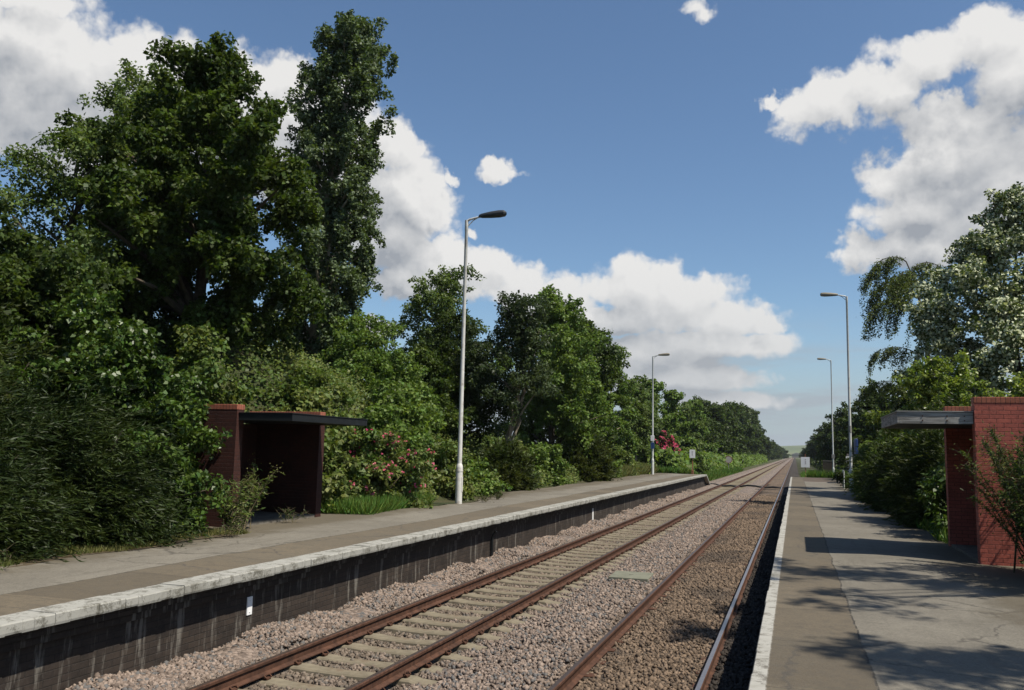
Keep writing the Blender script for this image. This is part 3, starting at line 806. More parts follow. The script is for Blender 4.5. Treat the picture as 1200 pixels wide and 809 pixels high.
# ------------------------------------------------------------------ lamps
def lamp(label, loc, h, side, head_mat, pole_mat, extras=()):
    """side=+1: lantern reaches to +X"""
    r = empty('street_lamp', loc); tag(r, label, 'lamp post', 'tall lamp posts on the platforms')
    mb = MB(); mb.tube([(0, 0, -.1), (0, 0, 1.05), (0, 0, 1.13), (0, 0, 1.2)], [.105, .105, .1, .072], 16); mb.tube([(0, 0, .96), (0, 0, 1.0)], .115, 16)
    b = mb.build('base_section', pole_mat, r, True)
    mb = MB(); mb.box(.085, .108, -.05, .05, .35, .8, bev=.006); mb.build('access_door', pole_mat, b)
    mb = MB(); mb.tube([(0, 0, 1.2), (0, 0, h * .5), (0, 0, h - .35), (0, 0, h - .34), (0, 0, h)], [.07, .06, .05, .056, .056], 14); mb.build('column', pole_mat, r, True)
    s = side
    mb = MB()
    mb.tube([(0, 0, h - .04), (s * .1, 0, h + .02), (s * .38, 0, h + .075), (s * .6, 0, h + .09)], [.04, .036, .03, .03], 10)
    mb.tube([(s * .02, 0, h - .22), (s * .22, 0, h - .02), (s * .38, 0, h + .06)], .016, 8)
    mb.build('bracket_arm', pole_mat, r, True)
    # lantern: lofted body, deeper and wider at its far end
    sec = [(.42, .05, .05, .03), (.52, .085, .075, .06), (.8, .12, .1, .09), (1.1, .14, .105, .11), (1.26, .12, .085, .1), (1.31, .06, .04, .06)]
    V = []; n = 14
    for (x, w, up, dn) in sec:
        for k in range(n):
            a = 2 * math.pi * k / n; ca, sa = math.cos(a), math.sin(a)
            ca = math.copysign(abs(ca) ** .7, ca); sa = math.copysign(abs(sa) ** .7, sa)
            V.append((s * x, w * ca, h + .1 + (x - .42) * .06 + (up * sa if sa > 0 else .0 * sa)))
    F = []
    for i in range(len(sec) - 1):
        for k in range(n): F.append((i * n + k, i * n + (k + 1) % n, (i + 1) * n + (k + 1) % n, (i + 1) * n + k))
    F += [tuple(range(n)), tuple(range((len(sec) - 1) * n, len(sec) * n))]
    mb = MB(); mb.add(V, F); hd = mb.build('lamp_head', head_mat, r, True)
    V = []
    for (x, w, up, dn) in sec:
        for k in range(n // 2 + 1):
            a = math.pi + math.pi * k / (n // 2); ca, sa = math.cos(a), math.sin(a)
            V.append((s * x, .93 * w * math.copysign(abs(ca) ** .7, ca), h + .097 + (x - .42) * .06 - dn * abs(sa) ** .7))
    k7 = n // 2 + 1; F = []
    for i in range(len(sec) - 1):
        for k in range(k7 - 1): F.append((i * k7 + k, i * k7 + k + 1, (i + 1) * k7 + k + 1, (i + 1) * k7 + k))
    mb = MB(); mb.add(V, F); mb.build('lamp_bowl', head_mat if head_mat is M['lamp_dark'] else M['lens'], hd, True)
    for e in extras:
        mb = MB()
        if e[0] == 'band': mb.tube([(0, 0, e[1]), (0, 0, e[1] + e[2])], .078, 14); mb.build('band', e[3], r, True)
        else: mb.box(-.14, .14, -.12, -.075, e[1], e[1] + e[2], bev=.008); mb.build('pole_plate', e[3], r)
    return r
lamp('tall pale lamp post with dark lantern on left platform near the rose bush', (-9.73, 24.49, .914), 8.82, 1, M['lamp_dark'], M['pole_rusty'])
lamp('tall pale lamp post with white and blue plates at far end of left platform', (-10.42, 66.39, .914), 9.12, 1, M['lamp_tan'], M['pole'], (('plate', 2.55, .42, M['white']), ('plate', 1.95, .48, M['blue']), ('band', 1.4, .5, M['pole'])))
lamp('tall lamp post with buff lantern beside the hedge on right platform', (2.73, 47.61, .78), 10.2, -1, M['lamp_tan'], M['pole'], (('band', 3.05, .35, M['grey_paint']),))
lamp('thinner looking lamp post where the right platform ends', (3.63, 92.0, .3), 12.0, -1, M['lamp_tan'], M['pole'], (('plate', 2.1, .4, M['grey_paint']),))

# ------------------------------------------------------------------ signs, fences, small things
def board_sign(label, loc, w, h, zb, rz=0, topped=False):
    r = empty('warning_sign', loc, rz); tag(r, label, 'sign', 'white warning boards at the platform ends')
    mb = MB(); mb.tube([(0, 0, -.3), (0, 0, zb + h + (.3 if topped else .02))], .04, 10); mb.box(-.09, .09, -.09, .09, -.3, .45 if not topped else .05, bev=.01); mb.build('post', M['post_brown'], r, False)
    mb = MB(); mb.box(-w / 2, w / 2, -.075, -.045, zb, zb + h, bev=.006); b = mb.build('board', M['white'], r)
    mb = MB(); mb.tube([(.02 * w, -.078, zb + h * .74), (.02 * w, -.08, zb + h * .74)], .07, 12); mb.box(-.05 * w, .09 * w, -.08, -.077, zb + h * .3, zb + h * .62); mb.build('symbol', M['grey_sym'], b)
    return r
M['grey_sym'] = m_simple('faded_symbol', (.64, .6, .6), .6, 0, .3, .05)
board_sign('small white board on brown post at end of left platform', (-8.07, 72.4, .75), .46, .68, 1.45)
board_sign('small white board on thin post in grass past right platform', (1.0, 94.0, -.05), .86, 1.06, 1.45, topped=True)
r = empty('round_sign', (-9.2, 129.0, -.5)); tag(r, 'round pale disc sign on a post beside the left line', 'sign')
mb = MB(); mb.tube([(0, 0, -.2), (0, 0, 2.6)], .06, 10); mb.build('post', M['grey_paint'], r)
mb = MB(); mb.tube([(0, -.1, 2.3), (0, -.06, 2.3)], .55, 32); dsc = mb.build('disc', M['disc'], r)
mb = MB()
for k in range(32):
    a, b = 2 * math.pi * k / 32, 2 * math.pi * (k + 1) / 32
    mb.add([(math.cos(q) * rr, -.104, 2.3 + math.sin(q) * rr) for q in (a, b) for rr in (.46, .55)], [(0, 1, 3, 2)])
mb.build('rim', M['post_brown'], dsc)

r = empty('blue_sign', (4.0, 63.6, .75)); tag(r, 'narrow blue station sign standing behind the right hedge', 'sign')
mb = MB(); mb.box(-.08, .08, -.9, .9, 1.6, 3.05, bev=.02); mb.build('panel', M['blue'], r)
for yy in (-.7, .7):
    mb = MB(); mb.tube([(0, yy, -.2), (0, yy, 3.1)], .05, 10); mb.build('post', M['grey_paint'], r)
r = empty('board_fence', (3.55, 66.5, .75)); tag(r, 'pale weathered board fence behind the right platform lamp post', 'fence')
mb = MB()
for k in range(11): mb.box(k * .15, k * .15 + .13, 0, .02, .1, 2.05 + random.uniform(-.03, .03), bev=.004)
mb.build('board_panel', M['fence_pale'], r)
for k in (0, 1.5):
    mb = MB(); mb.box(k, k + .1, .022, .12, -.2, 2.0, bev=.008); mb.build('post', M['fence_pale'], r)
mb = MB(); mb.box(0, 1.65, .022, .07, .5, .58); mb.box(0, 1.65, .022, .07, 1.5, 1.58); mb.build('fence_rail', M['fence_pale'], r)
r = empty('board_fence', (3.2, 112.0, -.1)); tag(r, 'low dark timber fence in shade beyond the right platform end', 'fence')
mb = MB()
for k in range(24): mb.box(k * .15, k * .15 + .14, 0, .02, .0, 2.1, bev=.004)
mb.build('board_panel', M['fence_dark'], r)
mb = MB(); mb.box(0, 3.6, -.03, .05, 2.102, 2.16); mb.build('fence_rail', M['fence_pale'], r)
for k in (0, 1.75, 3.5):
    mb = MB(); mb.box(k, k + .1, .022, .12, -.2, 2.05); mb.build('post', M['fence_dark'], r)
r = empty('metal_railing', (2.62, 52.4, .75)); tag(r, 'short grey metal railing half hidden in hedge by right lamp post', 'railing')
for yy in (0., 1.1):
    mb = MB(); mb.tube([(0, yy, -.1), (0, yy, 1.05)], .03, 8); mb.build('post', M['pole'], r)
for zz in (.45, 1.05):
    mb = MB(); mb.tube([(0, -.05, zz), (0, 1.15, zz)], .026, 8); mb.build('rail_bar', M['pole'], r)
mb = MB(); mb.box(-.14, .14, -.03, .0, 2.15, 2.5, bev=.006)
mb.tube([(0, .02, 0), (0, .02, 2.5)], .03, 8)
o = mb.build('notice', M['white']); o.location = (3.15, 57.5, .0 + .1); tag(o, 'tiny white notice poking out of the right hedge', 'notice')
# distant house by the line
r = empty('house', (2.0, 1180, -.3)); tag(r, 'tiny distant house where the lines vanish', 'house')
mb = MB(); mb.box(-6, 6, 0, 8, 0, 4.2); mb.build('wall', M['fence_pale'], r)
mb = MB(); mb.prism([(-6.4, 4.2), (6.4, 4.2), (6.4, 4.4), (0, 7.0), (-6.4, 4.4)], -.3, 8.3, 'y'); mb.build('roof', M['grey_paint'], r)

# ------------------------------------------------------------------ trees and bushes, left side
def T(name, label, cat, x, y, top, prof, *a, **k):
    """prof given as fractions of height -> radius in metres"""
    z = gz(x, y); h = top - z
    return tree(name, label, cat, (x, y, z), [(f * h, r_) for f, r_ in prof], *a, **k)

T('maple_tree', 'big dark green broadleaf tree, tallest beside the narrow poplar', 'tree', -16.2, 20.2, 14.0,
  [(.0, 1.6), (.1, 2.6), (.25, 3.3), (.42, 3.2), (.58, 3.0), (.68, 2.7), (.8, 1.5), (.92, .8), (1., .3)], 460, .6, 330, .135, 'l_maple', .2, 'bark', limbs=44, aspect=.42, droop=.5, lobes=.28, bough=1.0, per=8)
T('ash_tree', 'lighter green airy tree at the left of the big dark one', 'tree', -18.4, 17.6, 11.0,
  [(.15, 1.0), (.35, 2.0), (.6, 2.2), (.8, 1.7), (1., .5)], 150, .5, 170, .12, 'l_ash', .15, 'bark', limbs=34, aspect=.3, lobes=.35, bough=.75)
T('ash_tree', 'slender upper tree peeping above between ash and dark maple', 'tree', -20.0, 21.6, 15.0,
  [(.3, 1.2), (.5, 2.1), (.7, 2.1), (.85, 1.6), (1., .4)], 150, .5, 170, .13, 'l_ash', .15, 'bark', limbs=34, aspect=.3, lobes=.35, bough=.75)
T('hawthorn_tree', 'shaded dark tree at the left edge of the picture', 'tree', -14.9, 10.2, 8.3,
  [(.1, 1.6), (.35, 2.1), (.6, 1.8), (.85, 1.1), (1., .3)], 200, .45, 220, .11, 'l_dark', .15, 'bark', limbs=20, aspect=.4, bough=.6)
T('hawthorn_tree', 'dark rounded tree filling the gap under the ash', 'tree', -17.0, 14.4, 6.9,
  [(.0, 1.8), (.35, 2.2), (.65, 1.9), (.85, 1.2), (1., .4)], 200, .5, 220, .12, 'l_dark', .14, 'bark', limbs=14, aspect=.4, bough=.7)
T('poplar_tree', 'tall narrow poplar with silvery leaves swaying right', 'tree', -20.0, 32.2, 21.5,
  [(.0, .6), (.08, 1.2), (.18, 2.0), (.3, 2.4), (.5, 2.35), (.68, 2.25), (.82, 2.15), (.94, 1.85), (1., 1.2)], 1100, .42, 150, .14, 'l_poplar', .3, 'bark_pale', limbs=150, aspect=.42, squash=1.3, wind=(1.2, .2, .5), lean=(1.2, .2), lobes=.08, droop=-.2, inner=.0, bough=.62, per=6, stretch=1.8)
T('laurel_bush', 'glossy green laurel bush beside the dark shelter', 'bush', -11.75, 12.75, 4.5,
  [(.0, 1.2), (.2, 1.6), (.5, 1.55), (.8, 1.1), (1., .3)], 260, .34, 200, .1, 'l_laurel', .05, 'bark', limbs=10, aspect=.36, lobes=.3)
T('laurel_bush', 'broad laurel bush growing up under the big dark tree', 'bush', -13.3, 13.4, 5.3,
  [(.0, 1.5), (.3, 1.9), (.6, 1.6), (.85, 1.0), (1., .3)], 220, .38, 200, .11, 'l_laurel', .05, 'bark', limbs=10, aspect=.36, lobes=.3)

T('laurel_bush', 'laurel sprigs pressed against the near side wall of the dark shelter', 'bush', -11.65, 13.65, 3.6, [(.0, .8), (.3, 1.1), (.7, 1.1), (1., .45)], 170, .3, 130, .1, 'l_laurel', .03, 'bark', limbs=8, aspect=.36, lobes=.3)

def broom(name, label, loc, rx, ry, h, n, wind, mat='l_broom', L=.13, W=.0105, seed=1):
    """dense shrub of long thin sprays swept one way"""
    r = empty(name, loc); tag(r, label, 'shrub')
    nsp = n // 14
    th = rng.uniform(0, 2 * np.pi, nsp); ct = rng.uniform(0, 1, nsp); q = rng.uniform(.45, 1.02, nsp) ** .6
    st = np.sqrt(1 - ct ** 2)
    lob = 1 + .16 * np.sin(4 * th + 5 * ct) + .13 * np.sin(9 * th - 7 * ct) + .1 * np.sin(13 * th + 15 * ct) - .22 * np.exp(-ct * 7)
    S = np.stack([rx * st * np.cos(th) * q * lob, ry * st * np.sin(th) * q * lob, h * ct * q * lob], 1)
    out = unit(S / np.array([rx, ry, h]))
    D = unit(out * .6 + np.array(wind) + rng.normal(size=(nsp, 3)) * .42)
    idx = np.repeat(np.arange(nsp), 14); m = len(idx)
    t = np.tile(np.linspace(0, 1, 14), nsp) * rng.uniform(.8, 1.2, m) * np.repeat(rng.uniform(.35, 1.25, nsp), 14)
    P = S[idx] + D[idx] * (t * .5)[:, None] + np.array([0, 0, -.16]) * (t ** 2)[:, None]
    P[:, 2] = np.maximum(P[:, 2], .03)
    Td = unit(D[idx] + rng.normal(size=(m, 3)) * .32 + np.array([0, 0, -.25]) * t[:, None])
    N = unit(np.cross(Td, rng.normal(size=(m, 3))) + np.array([0, 0, .5]))
    V, F = leaf_VF(P, N, L * rng.uniform(.6, 1.3, m), W, Td, .1)
    link(bpy.data.objects.new('foliage', np_mesh('foliage', V, F, M[mat])), r)
    mb = MB()
    for k in range(16):
        a = random.uniform(0, 6.28); b = random.uniform(.3, .9)
        mb.tube([(random.uniform(-.3, .3) * rx, random.uniform(-.3, .3) * ry, -.2), (math.cos(a) * rx * .4, math.sin(a) * ry * .4, h * b * .5), (math.cos(a) * rx * .75, math.sin(a) * ry * .75, h * b)], [.03, .02, .008], 6)
    mb.build('stem', M['bark'], r)
    return r
broom('broom_shrub', 'dark feathery shrub swept sideways by left platform, in front of laurel', (-11.55, 11.3, .88), 1.55, 1.6, 2.15, 80000, (.75, .45, -.12))
broom('broom_shrub', 'darkest feathery shrub low beside the mossy platform edge', (-11.9, 8.9, .88), 1.8, 1.9, 2.3, 85000, (.65, .5, .05))
broom('broom_shrub', 'feathery dark shrub cut off by the left picture edge', (-12.5, 6.3, .88), 2.1, 2.1, 2.8, 80000, (.75, .45, -.1))
broom('broom_shrub', 'paler feathery shrub rising behind the dark swept shrubs', (-13.9, 10.4, 1.0), 2.1, 2.2, 3.3, 70000, (.6, .4, .2), 'l_hedge', .13, .013)
T('privet_bush', 'dark small leaved bush tucked between the feathery shrubs', 'bush', -13.2, 8.2, 3.9, [(.0, 1.2), (.4, 1.5), (.75, 1.1), (1., .3)], 150, .34, 190, .08, 'l_dark', .04, limbs=8, aspect=.4)

T('elder_bush', 'rounded green bush at the foot of the poplar', 'bush', -17.0, 31.2, 7.9, [(.0, 1.9), (.4, 2.2), (.75, 1.5), (1., .3)], 190, .46, 190, .13, 'l_green', .06, limbs=8, aspect=.38)
T('elder_bush', 'green bush on the bank crest between poplar and lamp post', 'bush', -14.6, 29.6, 5.9, [(.0, 1.8), (.4, 2.1), (.75, 1.5), (1., .3)], 190, .46, 190, .13, 'l_green', .06, limbs=8, aspect=.38)
T('elder_bush', 'dark bush below the gap of sky beside the light ash', 'bush', -15.2, 34.5, 6.6, [(.0, 1.9), (.4, 2.2), (.75, 1.5), (1., .3)], 190, .48, 190, .14, 'l_maple', .06, limbs=8, aspect=.38)
T('ash_tree', 'light green ash crown behind the nearest lamp post', 'tree', -17.6, 41.0, 11.9, [(.25, 1.8), (.45, 2.6), (.7, 2.5), (.88, 1.9), (1., .8)], 200, .55, 180, .15, 'l_ash', .18, limbs=24, aspect=.34, lobes=.35, bough=.95)
T('oak_tree', 'dark greyish tree with bare slanting trunk behind left lamp post', 'tree', -12.4, 35.9, 9.3, [(.36, .8), (.45, 1.7), (.55, 2.1), (.8, 1.9), (1., .7)], 200, .5, 190, .12, 'l_blue', .17, 'bark_pale', limbs=26, aspect=.36, lobes=.35, lean=(.9, -.3), multi=2, bough=.8)
T('oak_tree', 'dark tree leaning behind the slanting pale trunk', 'tree', -14.9, 36.8, 8.6, [(.1, 1.7), (.35, 2.2), (.6, 2.1), (.85, 1.5), (1., .5)], 190, .5, 190, .13, 'l_dark', .14, limbs=12, aspect=.38, bough=.85)
T('sycamore_tree', 'largest dark rounded tree in the middle of the left tree line', 'tree', -13.6, 48.8, 11.7, [(.0, 2.6), (.2, 3.5), (.5, 3.7), (.75, 2.9), (.92, 1.8), (1., .7)], 420, .65, 200, .17, 'l_green', .22, limbs=22, aspect=.42, lobes=.3, bough=1.25, per=8)
T('sycamore_tree', 'dark tree just right of the middle of the left tree line', 'tree', -13.9, 58.5, 11.6, [(.0, 1.9), (.3, 2.7), (.6, 2.6), (.85, 1.8), (1., .6)], 260, .65, 180, .19, 'l_maple', .2, limbs=16, aspect=.42, lobes=.35, bough=1.0)
T('sycamore_tree', 'tree beside the sycamore whose crown slopes toward the far lamp', 'tree', -14.0, 67.5, 10.4, [(.05, 1.6), (.3, 2.3), (.6, 2.2), (.85, 1.4), (1., .5)], 190, .6, 170, .19, 'l_green', .14, 'bark_pale', limbs=16, aspect=.4, lobes=.35, bough=.9)
T('birch_tree', 'thin pale trunked tree left of the far left lamp post', 'tree', -13.2, 74.5, 8.6, [(.25, 1.3), (.45, 1.8), (.7, 1.6), (1., .3)], 110, .6, 150, .19, 'l_ash', .11, 'bark_pale', limbs=14, aspect=.38, lobes=.35, bough=.75)
broom('round_shrub', 'dense dark green upright shrub at far platform edge, larger one', (-11.4, 48.2, .75), 1.25, 1.7, 2.5, 26000, (.3, .1, .3), 'l_hedge', .24, .03)
broom('round_shrub', 'small dark rounded shrub below the slanting trunk', (-11.5, 34.1, .8), .95, 1.2, 1.75, 22000, (.2, .1, .3), 'l_hedge', .2, .024)
T('rose_bush', 'bramble rose bush dotted with pink flowers beside left shelter', 'bush', -11.35, 22.2, 2.8, [(.0, 1.5), (.3, 1.75), (.65, 1.3), (1., .4)], 130, .42, 210, .11, 'l_bramble', .04, 'stem', limbs=10, aspect=.38, lobes=.35, extra=('rose', .05, .3, .05, (.75, -.65, 0)))
T('rhododendron_bush', 'bush covered in deep pink flowers behind far left lamp post', 'bush', -13.2, 92.9, 5.0, [(.15, 1.4), (.5, 1.8), (.8, 1.4), (1., .5)], 70, .6, 170, .22, 'l_dark', .05, limbs=8, aspect=.36, extra=('rhodo', .1, 1.0, .24, (.75, -.65, 0)))
T('bramble_bush', 'dark low bush beside the white board at left platform end', 'bush', -9.7, 90.5, 2.3, [(.0, 1.1), (.4, 1.3), (.8, .8), (1., .3)], 45, .45, 160, .17, 'l_maple', .04, limbs=6)
for (x, y, top, rr, mt, lab) in [
        (-11.9, 19.9, 2.6, 1.2, 'l_bramble', 'pale bramble bush rising straight behind the left shelter side wall'),
        (-13.2, 21.5, 4.4, 1.6, 'l_bramble', 'brownish bramble bush high on the bank above left shelter'),
        (-14.2, 18.0, 5.1, 1.6, 'l_bramble', 'bramble bush on the bank crest behind the left shelter roof'),
        (-12.6, 25.0, 3.6, 1.5, 'l_green', 'fresh green bush on the bank above the rose bush'),
        (-11.6, 27.5, 2.5, 1.3, 'l_bramble', 'low tangled bush just behind the nearest lamp post base'),
        (-13.6, 27.6, 4.6, 1.6, 'l_green', 'green bush on the middle of the bank left of the lamp post'),
        (-11.6, 30.2, 1.7, .9, 'l_green', 'low light green bush between lamp post and slanting trunk'),
        (-11.9, 41.0, 2.6, 1.4, 'l_green', 'light green bush between the small and large dark shrubs'),
        (-12.2, 54.5, 2.7, 1.4, 'l_green', 'bushy undergrowth plant past the large dark upright shrub'),
        (-12.4, 62.0, 2.6, 1.3, 'l_bramble', 'grassy looking bush short of the far left lamp post'),
        (-12.6, 80.0, 3.0, 1.6, 'l_green', 'light green bush right behind the far left lamp post'),
        (-11.6, 100.0, 3.0, 1.7, 'l_bright', 'yellowish green bush past the white board of left platform')]:
    T('bank_bush', lab, 'bush', x, y, top, [(.0, rr * .85), (.35, rr), (.7, rr * .75), (1., .25)], int(55 + 25 * rr), .45, 170, .12 + .0008 * y, mt, .035, 'stem', group='bushes along the left bank', limbs=5, aspect=.38, lobes=.4)

# the line of trees farther along: four crowns copied, turned and scaled
P1 = T('field_tree', 'green tree behind the pink flowering bush', 'tree', -15.5, 98., 10.4, [(.0, 2.2), (.3, 2.8), (.6, 2.5), (.85, 1.6), (1., .5)], 150, .85, 170, .3, 'l_green', .16, limbs=8, aspect=.42, lobes=.35)
P2 = T('field_tree', 'pale leaved tree above the pink flowering bush', 'tree', -15.2, 86.0, 10.0, [(.1, 1.9), (.4, 2.4), (.7, 2.0), (1., .4)], 110, .8, 170, .28, 'l_ash', .15, limbs=8, aspect=.42, lobes=.4)
P3 = T('field_tree', 'dark tree where the distant wood begins on the left', 'tree', -15.8, 150., 11.4, [(.0, 3.2), (.3, 4.0), (.6, 3.6), (.85, 2.2), (1., .7)], 190, 1.1, 150, .42, 'l_dark', .2, limbs=6, aspect=.44, lobes=.35)
for i, (x, y, top, sx, src) in enumerate([(-15, 112, 10.2, 1.0, P1), (-14.5, 124, 9.6, 1.0, P2), (-15, 136, 10.4, 1.1, P1),
                                          (-15, 168, 11.4, 1.1, P3), (-16, 186, 12.2, 1.2, P3), (-15.5, 205, 13.2, 1.2, P3), (-16, 228, 14.8, 1.3, P3), (-16.5, 255, 16.2, 1.35, P3),
                                          (-17, 285, 17.6, 1.5, P3), (-16.5, 318, 18.6, 1.5, P3), (-16, 350, 19.2, 1.5, P3), (-14.5, 385, 11.0, 1.0, P3), (-14.5, 430, 8.5, 1.0, P3), (-14, 480, 8.0, 1.0, P3), (-14, 560, 9.0, 1.2, P3), (-14, 640, 10.5, 1.6, P3), (-13.5, 740, 10.0, 1.7, P3), (-12, 860, 9.0, 1.6, P3)]):
    h0 = {P1: 10.4, P2: 10.0, P3: 11.4}[src] - src.location.z
    z = gz(x, y); sz = (top - z) / h0
    lab = ('middle distance green tree between pink bush and distant dark wood' if i < 3 else 'dark broad tree in the distant wood left of the line') if i < 13 else 'far off tree at the left of the vanishing rails'
    place_copy(src, (x, y, z), i * 1.9, (sx, sx, sz), lab, ('middle distance trees on the left' if i < 3 else 'distant dark wood on the left' if i < 13 else 'far off trees on the left'))

# right side
T('whitebeam_tree', 'silvery leaved tree towering behind the red shelter', 'tree', 9.2, 42.5, 14.5, [(.1, 3.4), (.26, 5.2), (.5, 5.4), (.68, 4.5), (.84, 3.1), (.95, 1.5), (1., .5)], 900, .6, 170, .15, 'l_silver', .22, limbs=18, aspect=.42, lobes=.22, wind=(.2, 0, .35), lean=(.4, 0), bough=1.15, per=8)
T('whitebeam_tree', 'second silvery tree cut off by the right picture edge', 'tree', 13.5, 37.5, 12.5, [(.1, 2.6), (.3, 3.7), (.55, 3.6), (.8, 2.2), (1., .4)], 360, .65, 190, .15, 'l_silver', .2, limbs=20, aspect=.42, lobes=.3, wind=(.2, 0, .35), bough=1.1, per=8)
T('laurel_bush', 'bright yellow green bush topping the canopy of the red shelter', 'bush', 4.5, 31.0, 5.7, [(.25, .8), (.45, 1.5), (.65, 1.9), (.85, 1.4), (1., .3)], 260, .36, 180, .12, 'l_bright', .05, limbs=10, aspect=.3, lobes=.3)
T('laurel_bush', 'bright bush behind the top of the red brick wall', 'bush', 6.9, 27.5, 5.2, [(.0, 1.6), (.4, 1.8), (.75, 1.3), (1., .3)], 200, .36, 170, .12, 'l_bright', .05, limbs=10, aspect=.3, lobes=.3)
T('laurel_bush', 'shaded leafy bush under the canopy beside the red shelter', 'bush', 4.1, 22.6, 3.5, [(.0, 1.05), (.4, 1.25), (.75, .95), (1., .3)], 110, .38, 200, .12, 'l_laurel', .05, limbs=8, aspect=.32)
broom('hedge_shrub', 'dark clipped looking hedge shrub closest to the red shelter', (4.25, 26.5, .76), 1.4, 2.9, 2.75, 75000, (-.25, -.1, .15), 'l_hedge', .15, .018)
broom('hedge_shrub', 'hedge shrub in the middle of the right platform hedge', (4.1, 33.0, .76), 1.4, 3.2, 2.4, 50000, (-.25, -.1, .15), 'l_hedge', .17, .02)
broom('hedge_shrub', 'hedge shrub with brownish top beside the right lamp post', (4.1, 40.0, .76), 1.4, 4.0, 2.35, 50000, (-.25, -.1, .2), 'l_bramble', .2, .022)
T('bank_bush', 'green weedy bush around the grey railing', 'bush', 3.3, 53.5, 2.3, [(.0, .8), (.4, 1.0), (1., .3)], 60, .4, 160, .15, 'l_hedge', .035, 'stem', limbs=5)
T('bank_bush', 'pale leafed bush just right of the blue sign', 'bush', 4.6, 58.5, 3.6, [(.0, .8), (.5, 1.0), (1., .3)], 50, .4, 150, .17, 'l_bright', .035, 'stem', limbs=5)
Q1 = T('field_tree', 'dark tree behind the right lamp post beside the bright bush', 'tree', 7.4, 84., 9.0, [(.0, 2.0), (.3, 2.6), (.6, 2.4), (.85, 1.5), (1., .5)], 140, .85, 170, .28, 'l_dark', .15, limbs=6, aspect=.42)
for i, (x, y, top, sx, lab) in enumerate([(6.6, 73, 6.2, .9, 'dark small tree behind the blue sign'), (8.5, 66, 8.6, 1.0, 'dark tree hidden behind hedge and weeping birch'), (8.2, 100, 9.0, 1.1, 'dark tree behind the thinner lamp post'),
                                          (7.2, 125, 9.2, 1.15, 'dark tree over the low dark fence'), (7.0, 150, 9.3, 1.2, 'dark tree right of the small white board'), (7.0, 175, 9.2, 1.25, 'dark tree directly above the small white board'), (7.2, 205, 9.4, 1.3, 'dark far tree in the right tree line'), (7.2, 240, 9.5, 1.35, 'dark far tree in the right tree line'), (7.4, 280, 9.7, 1.4, 'dark far tree in the right tree line'), (7.6, 330, 9.9, 1.45, 'dark far tree in the right tree line'), (7.6, 390, 9.0, 1.4, 'dark far tree in the right tree line'), (7.6, 470, 7.0, 1.4, 'dark far tree in the right tree line'), (7.6, 560, 7.0, 1.4, 'dark far tree in the right tree line'), (7.6, 680, 7., 1.4, 'dark far tree in the right tree line'), (8, 820, 8., 1.5, 'dark far tree in the right tree line')]):
    z = gz(x, y); place_copy(Q1, (x, y, z), i * 2.1 + .7, (sx, sx, (top - z) / (9.0 - Q1.location.z)), lab, 'far trees in the right tree line' if i > 5 else 'dark trees behind the right platform')

